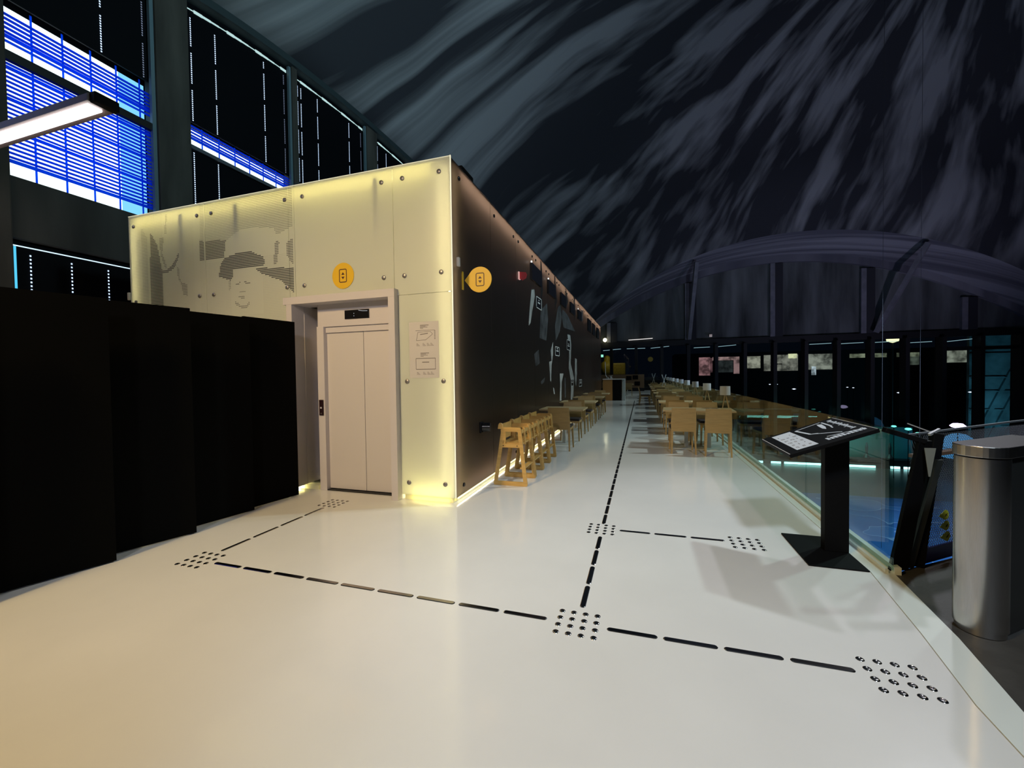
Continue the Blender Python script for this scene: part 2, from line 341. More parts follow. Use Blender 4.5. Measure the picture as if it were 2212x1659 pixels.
# halftone print
REG = {
  'bgA': [(-5.849, 3.87), (-4.235, 3.87), (-4.234, 3.397), (-4.497, 3.31), (-4.549, 3.403), (-4.932, 3.454), (-5.124, 3.449), (-5.354, 3.341), (-5.87, 3.375)],
  'block': [(-5.87, 3.375), (-5.384, 3.344), (-5.425, 3.099), (-5.881, 3.109)],
  'hat': [(-5.527, 2.858), (-5.506, 2.993), (-5.425, 3.099), (-5.18, 3.143), (-4.944, 3.141), (-4.745, 3.055), (-4.705, 2.985), (-4.75, 2.924), (-4.893, 2.937), (-5.264, 2.926), (-5.283, 2.815), (-5.315, 2.783)],
  'right': [(-4.894, 2.915), (-4.238, 2.866), (-4.235, 2.525), (-4.394, 2.676), (-4.475, 2.726), (-4.753, 2.825)],
  'rightup': [(-4.335, 3.206), (-4.233, 3.238), (-4.23, 2.897), (-4.342, 3.015)],
  'rstrip': [(-4.527, 3.227), (-4.458, 3.22), (-4.51, 2.934), (-4.565, 2.939)],
  'l1': [(-7.17, 3.518), (-7.087, 3.534), (-7.069, 2.604), (-7.214, 2.3)],
  'l2': [(-7.051, 3.702), (-6.933, 3.541), (-6.943, 2.3), (-7.069, 2.3)],
  'l3': [(-6.875, 3.632), (-6.725, 3.421), (-6.667, 3.173), (-6.64, 3.001), (-6.626, 2.3), (-6.89, 2.3)],
  'c1': [(-6.669, 3.511), (-6.582, 3.502), (-6.627, 3.289), (-6.533, 3.076), (-6.568, 3.055), (-6.662, 3.269)],
  'c2': [(-6.294, 3.268), (-6.28, 3.207), (-6.397, 3.039), (-6.536, 2.992), (-6.675, 3.004), (-6.69, 3.053), (-6.534, 3.04), (-6.393, 3.123)],
  'c3': [(-6.328, 3.069), (-6.296, 3.042), (-6.271, 2.85), (-6.14, 2.792), (-6.146, 2.638), (-6.229, 2.656), (-6.24, 2.788), (-6.319, 2.901)],
  'c4': [(-6.549, 3.846), (-6.506, 3.84), (-6.528, 3.544), (-6.563, 3.547)],
  'e1': [(-5.249, 2.722), (-5.135, 2.758), (-5.128, 2.735), (-5.242, 2.705)],
  'e2': [(-5.083, 2.759), (-4.966, 2.727), (-4.974, 2.705), (-5.076, 2.730)],
  'n': [(-5.155, 2.628), (-5.058, 2.62), (-5.066, 2.600), (-5.156, 2.604)],
  'm': [(-5.18, 2.560), (-5.076, 2.555), (-5.084, 2.531), (-5.181, 2.535)],
  'ch': [(-5.257, 2.508), (-5.147, 2.440), (-5.043, 2.440), (-4.997, 2.490), (-4.99, 2.460), (-5.037, 2.395), (-5.163, 2.405), (-5.251, 2.473)],
  'ear': [(-5.36, 2.787), (-5.314, 2.795), (-5.311, 2.681), (-5.358, 2.651)]}
DR = {'bgA': 0.60, 'block': 0.9, 'hat': 1.0, 'right': 1.0, 'rightup': 0.8, 'rstrip': 0.8, 'l1': 0.5, 'l2': 0.6, 'l3': 0.95, 'c1': 0.7, 'c2': 0.9, 'c3': 0.7, 'c4': 0.6, 'e1': 0.8, 'e2': 0.8, 'n': 0.6, 'm': 0.7, 'ch': 0.7, 'ear': 0.6}
def inside(p, poly):
    x, y = p; c = False; n = len(poly)
    for i in range(n):
        x0, y0 = poly[i]; x1, y1 = poly[i - 1]
        if (y0 > y) != (y1 > y) and x < (x1 - x0) * (y - y0) / (y1 - y0) + x0: c = not c
    return c
def dots(x0, x1, parent):
    mb = MB(); P = 0.0215
    nx = int((x1 - x0) / P); nz = int((ZT - 2.05) / P)
    for j in range(nz):
        z = 2.06 + j * P
        for i in range(nx):
            x = x0 + (i + 0.5) * P; d = 0.0
            for k, poly in REG.items():
                if inside((x, z), poly):
                    d = max(d, DR[k] * (0.72 + 0.28 * (x + 5.85) / 1.6 if k == 'bgA' else 1))
            if d == 0.0:
                if x < -5.77: d = 0.32 if x < -6.6 else 0.2
                elif x < -5.9: d = 0
                else: d = 0.22 if (z < 3.05 and not (3.0 > z > 2.3 and abs(x + 5.03) < 0.28)) else 0.0
            if x > -5.99 and x < -5.87: d = 0
            if d < 0.12: continue
            r = P * 0.40 * d
            mb.add([(x - r * 1.15, YF - 0.001, z - r * 0.8), (x + r * 1.15, YF - 0.001, z - r * 0.8), (x + r * 1.15, YF - 0.001, z + r * 0.8), (x - r * 1.15, YF - 0.001, z + r * 0.8)], [(0, 1, 2, 3)])
    o = mb.build('halftone_print', m_dot, parent)
dots(-7.32, -5.775, pA); dots(-5.765, -4.22, pB)

# pictogram sign above the lift
def pictogram(name, pts, plane, c, par, axis_u=0):
    pass
def lift_icon(parent, cx, cz, y, s=1.0, nm='pictogram'):
    mb = MB(); wd, ht, t, r = 0.057 * s, 0.083 * s, 0.011 * s, 0.022 * s
    def rr(w_, h_, r_):
        out = []
        for sx, sz, a0 in ((1, 1, 0), (-1, 1, 90), (-1, -1, 180), (1, -1, 270)):
            for k in range(5):
                a = math.radians(a0 + 22.5 * k); out.append((cx + sx * (w_ - r_) + r_ * math.cos(a), cz + sz * (h_ - r_) + r_ * math.sin(a)))
        return out
    A = rr(wd, ht, r); B = rr(wd - t, ht - t, r - t); n = len(A)
    mb.add([(u, y, v) for u, v in A] + [(u, y, v) for u, v in B], [(i, (i + 1) % n, (i + 1) % n + n, i + n) for i in range(n)])
    for sg in (1, -1):
        mb.add([(cx - 0.024 * s, y, cz + sg * 0.011 * s), (cx + 0.024 * s, y, cz + sg * 0.011 * s), (cx, y, cz + sg * 0.044 * s)], [(0, 1, 2)])
    return mb.build(nm, m_brown, parent)
t = thing('lift_sign', 'round yellow lift pictogram sign on the frosted panel above the door', 'sign')
MB().prism(circle(-3.478, 2.692, 0.158, 48), 'y', YF - 0.006, YF - 0.001).build('sign_disc', m_yellow, t)
lift_icon(t, -3.478, 2.692, YF - 0.0065)
t = thing('lift_flag_sign', 'yellow teardrop lift sign jutting from the black mural wall', 'sign')
drop = [(-1.985, 2.572)]
cx, cz, R_ = -1.795, 2.568, 0.148
for k in range(41):
    a = math.radians(150 - 300 * k / 40); drop.append((cx + R_ * math.cos(a), cz + R_ * math.sin(a)))
MB().prism(drop, 'y', 4.494, 4.506).build('sign_blade', m_yellow, t)
MB().box((-2.018, 4.485, 2.467), (-2.006, 4.515, 2.679)).build('mounting_bar', m_yellow, t)
lift_icon(t, cx + 0.005, cz, 4.4935, 0.95)

# notice on tall panel
t = thing('floor_plan_notice', 'grey notice with two small floor plans and text lines right of the lift', 'notice')
MB().box((-2.575, YF - 0.003, 1.43), (-2.195, YF - 0.001, 2.075)).build('sheet', m_paper, t)
mb = MB()
def ln(x0, z0, x1, z1, th=0.004):
    mb.beam((x0, YF - 0.0035, z0), (x1, YF - 0.0035, z1), th, 0.001, up=(0, 1, 0))
for zb in (2.035, 1.715):
    for k, (a, b) in enumerate([(-2.43, -2.32), (-2.43, -2.36), (-2.43, -2.335), (-2.43, -2.39)]): ln(a, zb - k * 0.012, b, zb - k * 0.012, 0.007 if k == 0 else 0.005)
ln(-2.49, 1.975, -2.24, 1.975); ln(-2.46, 1.955, -2.30, 1.96); ln(-2.30, 1.96, -2.27, 1.93); ln(-2.27, 1.93, -2.36, 1.865); ln(-2.36, 1.865, -2.48, 1.862); ln(-2.48, 1.862, -2.46, 1.955); ln(-2.43, 1.93, -2.33, 1.94, 0.008)
for k in range(8): ln(-2.25, 1.965 - k * 0.013, -2.235, 1.965 - k * 0.013, 0.006)
for a, b in ((-2.49, 1.655), (-2.49, 1.53)): ln(a, b, -2.24, b, 0.007)
ln(-2.49, 1.655, -2.49, 1.53, 0.005); ln(-2.24, 1.655, -2.24, 1.53, 0.005); ln(-2.41, 1.61, -2.32, 1.61, 0.009)
for zb in (1.825, 1.495):
    for xx in (-2.48, -2.40, -2.345, -2.30):
        for k in range(3): ln(xx, zb - k * 0.012, xx + 0.03 + 0.012 * ((k * 7) % 3 - 1), zb - k * 0.012, 0.004)
mb.build('print', m_ink, t)

# ------------------------------------------------------------------ lift entrance
t = thing('lift_entrance', 'white two-leaf lift door in a deep square white frame', 'lift door', (-3.5, 4.2, 0))
def L(mb): mb.v = [(x + 3.5, y - 4.2, z) for x, y, z in mb.v]; return mb
fr = MB().box((-4.295, 4.14, 0.05), (-4.21, 4.44, 2.377)).box((-2.80, 4.14, 0.0), (-2.715, 4.44, 2.377)).box((-4.345, 4.14, 2.378), (-2.715, 4.44, 2.468))
L(fr).build('outer_frame', m_white, t)
L(MB().box((-4.21, 4.42, 0.05), (-3.965, 4.43, 2.378)).box((-4.21, 4.14, 2.372), (-2.80, 4.42, 2.378)).build if False else MB().box((-4.215, 4.34, 0.06), (-4.205, 4.62, 2.38)).box((-4.21, 4.60, 0.06), (-3.96, 4.62, 2.40))).build('side_lining', m_white, t)
L(MB().box((-3.965, 4.29, 0.0), (-3.86, 4.40, 2.10)).box((-3.965, 4.31, 2.095), (-2.80, 4.40, 2.38)).box((-3.86, 4.33, 2.02), (-2.80, 4.40, 2.095))).build('portal', m_white, t, bevel=0.003)
lf = L(MB().box((-3.86, 4.352, 0.02), (-3.308, 4.375, 2.06))).build('door_leaf', m_door, t, bevel=0.002)
rt = L(MB().box((-3.302, 4.352, 0.02), (-2.80, 4.375, 2.06))).build('door_leaf', m_door, t, bevel=0.002)
L(MB().box((-3.86, 4.30, 0.0), (-2.80, 4.38, 0.012))).build('sill', m_steeld, t)
ind = L(MB().box((-3.54, 4.300, 2.175), (-3.18, 4.312, 2.285))).build('floor_indicator', m_black, t, bevel=0.004)
mb = MB(); mb.beam((-3.33, 4.2985, 2.275), (-3.27, 4.2985, 2.265), 0.006, 0.001, up=(0, 1, 0)); mb.beam((-3.27, 4.2985, 2.265), (-3.20, 4.2985, 2.262), 0.006, 0.001, up=(0, 1, 0))
mb.box((-3.402, 4.298, 2.205), (-3.396, 4.3, 2.215)).box((-3.402, 4.298, 2.235), (-3.396, 4.3, 2.245))
L(mb).build('indicator_mark', emit('ind_mark', (0.8, 0.85, 0.9), 0.5), ind)
cp = L(MB().box((-3.945, 4.278, 0.965), (-3.88, 4.290, 1.165))).build('call_panel', M('call_panel_dark', (0.02, 0.008, 0.012), 0.25), t, bevel=0.003)
L(MB().box((-3.924, 4.273, 1.052), (-3.901, 4.278, 1.075))).build('call_button', M('button_grey', (0.5, 0.5, 0.55), 0.3), cp, bevel=0.002)
L(MB().box((-3.922, 4.276, 0.985), (-3.903, 4.279, 0.998))).build('call_mark', m_stud, cp)
L(MB().box((-4.30, 4.30, 0.0), (-4.0, 4.4, 0.055)).box((-3.995, 4.42, 0), (-3.965, 4.6, 0.08))).build('base_block', m_plinth, t)

# ------------------------------------------------------------------ black mural side
W_ = 1.22; y = 4.235; k = 0
panels = []
MUR = [('g', [(7.74, 3.09), (7.97, 3.14), (8.0, 3.01), (7.76, 2.66), (7.64, 2.44), (7.5, 2.37), (7.54, 2.55), (7.64, 2.84)]), ('m', [(8.48, 2.8), (9.1, 3.05), (9.2, 2.7), (8.99, 2.2), (8.36, 2.21)]), ('m', [(10.37, 3.16), (10.76, 3.28), (10.88, 2.94), (10.59, 2.56), (10.07, 2.28), (9.97, 2.64)]), ('m', [(11.04, 3.2), (11.78, 3.15), (13.18, 2.81), (12.08, 2.76), (11.15, 2.72), (10.88, 2.99)]), ('g', [(11.74, 2.59), (12.24, 2.61), (12.4, 2.34), (12.27, 1.76), (12.88, 1.33), (12.65, 0.66), (12.2, 0.69), (12.32, 1.2), (11.92, 1.62), (12.04, 2.17)]), ('g', [(9.72, 2.23), (9.44, 2.01), (9.53, 1.77), (9.27, 1.74), (9.35, 1.3), (9.45, 1.28), (9.52, 1.66), (9.7, 1.93)]), ('g', [(13.12, 1.95), (13.48, 1.94), (13.49, 1.48), (13.26, 1.05), (13.04, 1.3)]), ('g', [(10.52, 1.47), (11.07, 1.47), (10.77, 1.23), (10.72, 0.76), (10.48, 0.77), (10.57, 1.16)]), ('m', [(8.4, 1.3), (8.81, 1.39), (8.76, 1.29), (8.48, 1.24)]), ('g', [(9.66, 1.14), (9.77, 1.11), (9.88, 0.97), (9.74, 0.98)]), ('m', [(7.87, 1.85), (8.27, 1.97), (8.33, 1.68), (8.01, 1.61)]), ('m', [(11.21, 1.35), (11.36, 1.35), (11.4, 0.82), (11.2, 0.78)]),
       ('b', [(8.5, 3.85), (8.62, 3.85), (8.72, 3.3), (8.55, 2.9)]), ('b', [(9.95, 3.85), (10.05, 3.86), (10.3, 3.3), (9.98, 3.0)]), ('b', [(11.5, 3.86), (11.62, 3.87), (11.9, 3.55), (11.45, 3.2)]), ('b', [(12.95, 3.87), (13.2, 3.87), (13.3, 3.4), (12.98, 3.1)]), ('m', [(14.6, 3.7), (15.1, 3.75), (15.0, 3.4), (14.7, 3.3)])]
m_g = M('mural_light_grey', (0.34, 0.34, 0.34), 0.5, noise=0.35, nscale=3); m_mg = M('mural_mid_grey', (0.055, 0.055, 0.06), 0.5, noise=0.6, nscale=5); m_bk = M('mural_black', (0.006, 0.006, 0.006), 0.5)
def clip(poly, lo, hi):
    def cut(pts, c, keep_gt):
        out = []
        for i in range(len(pts)):
            a, b = pts[i - 1], pts[i]; ia = (a[0] >= c) == keep_gt; ib = (b[0] >= c) == keep_gt
            if ia != ib:
                tt = (c - a[0]) / (b[0] - a[0]); out.append((c, a[1] + tt * (b[1] - a[1])))
            if ib: out.append(b)
        return out
    p = cut(poly, lo, True)
    return cut(p, hi, False) if p else p
while y < 21.85:
    y1 = min(y + (1.255 if k == 0 else W_), 21.95)
    t = MB().box((XS - 0.014, y + 0.004, 0.055), (XS, y1 - 0.004, ZT)).build('mural_panel', m_black_panel, pav, label='black printed glass panel')
    for yy in ((y + (0.21 if k == 0 else 0.15)), y1 - 0.13):
        if k == 0 and yy > y + 1: continue
        for zz in (3.745, 0.16):
            T = Matrix.Translation((XS, yy, zz)) @ Matrix.Rotation(PI / 2, 4, 'Y')
            MB().lathe([(0.024, -0.01), (0.024, 0.012), (0.018, 0.016)], n=14, T=T).build('fixing_stud', m_black, t)
    mb = MB()
    for kd, poly in MUR:
        q = clip(poly, y + 0.005, y1 - 0.005)
        if len(q) > 2: mb.add([(XS + 0.0015, a, b) for a, b in q], [tuple(range(len(q)))], {'g': 0, 'm': 1, 'b': 2}[kd])
    if mb.v: mb.build('mural_print', [m_g, m_mg, m_bk], t)
    y = y1; k += 1
for j, (a, b) in enumerate([(7.62, 8.42), (9.10, 9.89), (10.64, 11.37), (12.13, 12.88), (13.64, 14.42), (16.26, 17.3), (17.88, 18.81), (19.63, 20.5)]):
    zz = (3.27, 3.58) if j < 5 else (3.14, 3.62)
    s_ = tag(MB().box((XS + 0.003, a, zz[0]), (XS + 0.05, b, zz[1])).build('menu_screen', m_black), 'black wall screen high on the mural, %s from the front' % ORD[j], 'screen', 'black screens on the mural')
    if j in (0, 1, 4): MB().box((XS + 0.03, a - 0.02, zz[1] + 0.0), (XS + 0.05, a + 0.02, zz[1] + 0.03)).build('screen_light', emit('screen_dot', (1, 1, 1), 1.2), s_)
PL = [((8.08, 8.56), (2.80, 3.04), 'tilted framed caption high on the mural, nearest one'), ((9.94, 10.5), (1.91, 2.14), 'framed caption at the middle height of the mural'), ((11.6, 12.2), (2.14, 2.44), 'framed caption in the upper far part of the mural'), ((12.24, 12.75), (1.08, 1.30), 'framed caption on the pale mural leg near the tables'), ((13.9, 14.6), (1.02, 1.26), 'farthest small caption low on the mural')]
m_cap = M('caption_white', (0.55, 0.55, 0.55), 0.6)
for (a, b), (c, d), lab in PL:
    t = thing('mural_caption', lab, 'caption', (0, 0, 0), 0, 'small captions on the mural')
    MB().box((XS + 0.002, a, c), (XS + 0.006, b, d)).build('plate', m_black, t)
    e = 0.018; mb = MB()
    mb.box((XS + 0.006, a, c), (XS + 0.008, b, c + e)).box((XS + 0.006, a, d - e), (XS + 0.008, b, d)).box((XS + 0.006, a, c), (XS + 0.008, a + 0.03, d)).box((XS + 0.006, b - 0.03, c), (XS + 0.008, b, d))
    mb.box((XS + 0.006, a + 0.15, c + 0.11), (XS + 0.008, b - 0.15, c + 0.14)).box((XS + 0.006, a + 0.2, c + 0.17), (XS + 0.008, b - 0.2, c + 0.19))
    mb.build('print', m_cap, t)
t = thing('fire_alarm_sign', 'small red fire alarm flag sign on the black mural', 'sign')
MB().prism([(-2.0, 3.11), (-2.0, 3.23), (-1.89, 3.215), (-1.872, 3.17), (-1.89, 3.11), (-1.95, 3.08)], 'y', 6.87, 6.89).build('sign_blade', m_red, t)
MB().box((-2.018, 6.84, 3.10), (-2.0, 6.92, 3.23)).build('mounting_bar', emit('alarm_edge', (1, 0.55, 0.5), 0.6), t)
tag(MB().box((-2.018, 4.34, 2.705), (-1.985, 4.385, 2.81)).build('sensor_box', M('sensor_white', (0.62, 0.60, 0.58), 0.5), bevel=0.008), 'small white sensor box at the top corner of the mural', 'sensor')
tag(MB().box((-7.38, 4.20, 2.655), (-7.335, 4.235, 2.77)).build('sensor_box', M('sensor_white2', (0.62, 0.60, 0.52), 0.5), bevel=0.008), 'small pale sensor box at the far left pavilion edge', 'sensor')
t = thing('wall_spotlight', 'small black spotlight low on the mural beside the high chairs', 'wall light')
MB().box((XS + 0.001, 4.96, 0.70), (XS + 0.03, 5.06, 0.84)).build('bracket', m_black, t, bevel=0.005)
MB().cyl((XS + 0.03, 5.01, 0.77), (XS + 0.13, 5.03, 0.77), 0.06, 20).build('housing', m_black, t, smooth=True)
t = thing('cable_coil', 'dark round coil standing on the pavilion roof', 'cable coil', (0, 0, 0.014))
T = Matrix.Translation((-3.0, 5.6, 3.885 + 0.0)) @ Matrix.Rotation(0.3, 4, 'Z')
mb = MB(); pts = [(-2.42 + 0.10 * math.cos(a), 4.62 - 0.0 + 0.06 * math.cos(a), 4.0 + 0.11 * math.sin(a)) for a in [2 * PI * k / 24 for k in range(25)]]
mb.tube(pts, 0.011, 8); mb.build('hoop', M('coil_grey', (0.3, 0.36, 0.42), 0.3, 0.7), t, smooth=True)
MB().cyl((-2.42, 4.62, 4.0), (-2.30, 4.70, 4.0), 0.095, 20).build('drum', m_blackm, t, smooth=True)
MB().box((-2.5, 4.55, 3.885), (-2.3, 4.72, 3.90)).build('base', m_blackm, t)
tag(MB().box((-2.10, 4.55, 3.885), (-2.02, 4.9, 3.955)).build('roof_box', m_blackm, bevel=0.01), 'small black junction box on the pavilion roof corner', 'junction box')

# ------------------------------------------------------------------ lectern
t = thing('lectern', 'black steel lectern with slanted menu board on a flat square base', 'lectern', (1.36, 3.87, 0))
def L2(mb): mb.v = [(x - 1.36, y - 3.87, z) for x, y, z in mb.v]; return mb
L2(MB().box((1.175, 3.545, 0.0), (1.55, 4.18, 0.012))).build('base_plate', m_blackm, t, bevel=0.002)
L2(MB().hexa([(1.385, 3.85, 0.012), (1.548, 3.85, 0.012), (1.548, 3.93, 0.012), (1.385, 3.93, 0.012)], [(1.385, 3.85, 0.92), (1.548, 3.85, 0.98), (1.548, 3.93, 0.98), (1.385, 3.93, 0.92)])).build('post', m_blackm, t, bevel=0.003)
sl = math.atan2(1.035 - 0.823, 1.60 - 1.05); Lw = math.hypot(0.212, 0.55)
TT = Matrix.Translation((1.05 - 1.36, 3.55 - 3.87, 0.823)) @ Matrix.Rotation(-sl, 4, 'Y')
top = MB().box((0, 0, -0.028), (Lw, 0.75, 0.0), T=TT).build('board', m_blackm, t, bevel=0.003)
m_pw = M('print_white', (0.62, 0.66, 0.72), 0.5, spec=0.3)
def quad(mb, x0, y0, x1, y1, z=0.0012, mi=0): mb.add([TT @ Vector(p) for p in ((x0, y0, z), (x1, y0, z), (x1, y1, z), (x0, y1, z))], [(0, 1, 2, 3)], mi)
def pol(mb, pts, z=0.0012, mi=0): mb.add([TT @ Vector((a, b, z)) for a, b in pts], [tuple(range(len(pts)))], mi)
mb = MB(); quad(mb, 0.075, 0.06, 0.225, 0.70); mb.build('menu_sheet', m_pw, top)
mb = MB()
random.seed(3)
for r in range(6):
    yy = 0.60 - r * 0.09
    for xx in (0.095, 0.14, 0.185):
        if r == 0 and xx > 0.1 and xx < 0.18: continue
        for q in range(random.choice((1, 2, 3))): quad(mb, xx + q * 0.010, yy - 0.045 * random.uniform(0.5, 1), xx + q * 0.010 + 0.005, yy, 0.0018)
mb.build('menu_text', m_ink, top)
mb = MB()
def stroke(a, b, wd):
    d = Vector((b[0] - a[0], b[1] - a[1])); n = Vector((-d.y, d.x)).normalized() * wd / 2
    pol(mb, [(a[0] - n.x, a[1] - n.y), (b[0] - n.x, b[1] - n.y), (b[0] + n.x, b[1] + n.y), (a[0] + n.x, a[1] + n.y)])
stroke((0.26, 0.66), (0.47, 0.70), 0.012); stroke((0.26, 0.66), (0.29, 0.40), 0.018); stroke((0.29, 0.40), (0.44, 0.20), 0.012); stroke((0.29, 0.40), (0.33, 0.36), 0.02)
pol(mb, [(0.43, 0.66), (0.455, 0.62), (0.44, 0.50), (0.415, 0.42), (0.405, 0.47), (0.415, 0.58)])
stroke((0.475, 0.68), (0.47, 0.46), 0.014); stroke((0.47, 0.50), (0.455, 0.40), 0.010)
# dense lettering running along the upper edge and right edge
xx = 0.68
for k in range(14):
    h_ = random.choice((0.028, 0.034, 0.022)); quad(mb, 0.515, xx - 0.026, 0.515 + h_, xx); 
    if k % 3 == 1: quad(mb, 0.50, xx - 0.03, 0.512, xx - 0.02)
    xx -= 0.034
for k in range(10):
    x_ = 0.30 + k * 0.026; quad(mb, x_, 0.08, x_ + 0.020, 0.08 + random.choice((0.045, 0.06, 0.07)))
stroke((0.33, 0.19), (0.56, 0.12), 0.012)
mb.build('lettering', m_pw, top)
mb = MB(); quad(mb, 0.004, 0.004, 0.010, 0.746, 0.0008); quad(mb, Lw - 0.008, 0.004, Lw - 0.003, 0.746, 0.0008)
mb.build('edge_line', M('edge_white', (0.5, 0.48, 0.48), 0.4), top)

# ------------------------------------------------------------------ glass railing
grl = thing('glass_railing', 'frameless clear glass railing along the right edge of the white deck', 'glass railing')
y = 3.55; k = 0
while y < 35.2:
    nm = 'clear glass railing panel, %s from the lectern end' % ORD[k] if k < 20 else 'clear glass railing panel at the far end'
    MB().box((1.68, y + 0.006, 0.03), (1.692, y + 1.606, 1.035)).build('glass_panel', m_glass, grl)
    y += 1.612; k += 1

# ------------------------------------------------------------------ walkway rail end posts, net, gate bollard
t = thing('railing_end_post', 'dark slanted steel post with grey wedge ending the glass railing', 'railing post', (1.76, 3.63, 0))
def L3(mb): mb.v = [(x - 1.76, y - 3.63, z) for x, y, z in mb.v]; return mb
L3(MB().hexa([(1.695, 3.60, 0), (1.83, 3.66, 0), (1.83, 3.70, 0), (1.695, 3.64, 0)], [(1.855, 3.60, 0.945), (1.95, 3.64, 0.945), (1.95, 3.68, 0.945), (1.855, 3.64, 0.945)])).build('leaning_plate', m_blackm, t, bevel=0.004)
L3(MB().hexa([(1.835, 3.69, 0.0), (1.885, 3.71, 0.0), (1.885, 3.74, 0.0), (1.835, 3.72, 0.0)], [(2.005, 3.69, 0.80), (2.05, 3.71, 0.80), (2.05, 3.74, 0.80), (2.005, 3.72, 0.80)])).build('leaning_strut', M('strut_dark', (0.025, 0.026, 0.022), 0.5), t)
L3(MB().beam((1.66, 3.62, 1.02), (1.90, 3.63, 0.94), 0.05, 0.035)).build('top_arm', m_blackm, t, bevel=0.005)
L3(MB().hexa([(1.905, 3.594, 0.70), (1.915, 3.594, 0.70), (1.915, 3.598, 0.70), (1.905, 3.598, 0.70)], [(1.88, 3.594, 0.90), (1.945, 3.594, 0.90), (1.945, 3.598, 0.90), (1.88, 3.598, 0.90)])).build('grey_wedge', M('wedge_grey', (0.16, 0.17, 0.15), 0.5), t)
t = thing('gate_post', 'short dark gate post with white tee bar on top', 'gate post', (2.02, 3.72, 0))
def L4(mb): mb.v = [(x - 2.02, y - 3.72, z) for x, y, z in mb.v]; return mb
L4(MB().beam((1.93, 3.76, 0.0), (2.06, 3.80, 0.98), 0.06, 0.06)).build('upright', m_blackm, t, bevel=0.004)
L4(MB().beam((1.90, 3.83, 1.045), (2.03, 3.80, 0.985), 0.008).beam((2.0, 3.77, 0.972), (2.09, 3.83, 1.005), 0.016)).build('tee_bar', M('tee_grey', (0.45, 0.45, 0.46), 0.4, 0.5), t)
d2 = Vector((0.42, 0.30, 0)).normalized()
p0 = Vector((1.90, 3.74, 0)); p1 = Vector((3.16, 4.70, 0)); p2 = Vector((7.8, 8.2, 0))
t = thing('net_railing', 'dark wire net railing with blue kick board beside the walkway', 'railing', tuple(p0))
def rel(p): return Vector(p) - p0
mb = MB()
segs = [(p0, p1, 0.0), (p1, p2, 0.0)]
lean = Vector((0.5, -0.85, 0)).normalized() * -0.06
def netpt(u, z):
    a = p0 + (p1 - p0) * u if u <= 1 else p1 + (p2 - p1) * (u - 1) / 3.6
    return rel(a + lean * z + Vector((0, 0, z)))
m_net = M('net_wire', (0.26, 0.26, 0.30), 0.3, 0.8)
LN = (p1 - p0).length
n = 64
for k in range(-30, int(n * 2.6)):
    u0 = k / n * 1.0; zt = 0.95
    du = 0.62
    for sg in (1,):
        a_u, a_z, b_u, b_z = u0, 0.10, u0 + du, zt
        if a_u < 0.02:
            tt = (0.02 - a_u) / du; a_u = 0.02; a_z = 0.10 + tt * 0.85
            if a_z > 0.94: continue
        mb.beam(netpt(a_u, a_z), netpt(b_u, b_z), 0.0032)
for k in range(0, int(n * 2.6)):
    u0 = k / n
    mb.beam(netpt(u0 + 0.02, 0.10), netpt(max(0.02, u0 - 0.18), 0.10 + 0.85 * min(1, (u0 + 0.0001) / 0.18)), 0.0014)
mb.build('wire_net', m_net, t)
mb = MB(); mb.beam(netpt(0.0, 0.96), netpt(1, 0.985), 0.014).beam(netpt(1, 0.985), netpt(3.5, 1.0), 0.014); mb.build('top_cable', M('cable_grey', (0.25, 0.26, 0.28), 0.4, 0.6), t)
mb = MB(); mb.beam(netpt(0, 0.055), netpt(1, 0.055), 0.012, 0.11).beam(netpt(1, 0.055), netpt(3.5, 0.055), 0.012, 0.11); mb.build('kick_board', M('kick_blue', (0.02, 0.035, 0.28), 0.2), t)
mb = MB(); mb.beam(netpt(0.05, 0.80), netpt(1, 0.80), 0.06, 0.025).beam(netpt(1, 0.8), netpt(3.5, 0.8), 0.06, 0.025); mb.build('wooden_rail', M('rail_wood', (0.16, 0.09, 0.055), 0.4), t)
for j, (zc, wd) in enumerate(((0.33, 0.075), (0.25, 0.08), (0.17, 0.075))):
    t2 = thing('yellow_leaf_sign', 'yellow leaf-shaped pictogram sticker on the net, %s from the top' % ORD[j], 'sticker', (0, 0, 0), 0, 'yellow pictogram stickers on the net')
    dd = (p1 - p0).normalized(); nn = Vector((dd.y, -dd.x, 0)); c = p0 + dd * 0.40 + nn * 0.018 + lean * zc
    pts = [(-0.088, 0.0)]
    for q in range(13):
        a = math.radians(130 - 260 * q / 12); pts.append((0.039 * math.cos(a), 0.038 * math.sin(a)))
    A = [c + dd * a * 1.0 + Vector((0, 0, zc + b)) for a, b in pts]; B = [v - nn * 0.003 for v in A]; N = len(A)
    MB().add(A + B, [tuple(range(N)), tuple(range(2 * N - 1, N - 1, -1))] + [(i, (i + 1) % N, (i + 1) % N + N, i + N) for i in range(N)]).build('leaf_plate', M('leaf_yellow', (0.75, 0.72, 0.04), 0.5), t2)
    mb = MB(); c2 = c + nn * 0.001 + Vector((0, 0, zc))
    mb.beam(c2 + dd * -0.012 + Vector((0, 0, -0.010)), c2 + dd * 0.016 + Vector((0, 0, 0.012)), 0.006, 0.001); mb.beam(c2 + dd * -0.012 + Vector((0, 0, 0.010 - j * 0.006)), c2 + dd * 0.018 + Vector((0, 0, -0.008)), 0.006, 0.001)
    mb.build('pictogram', m_brown, t2)

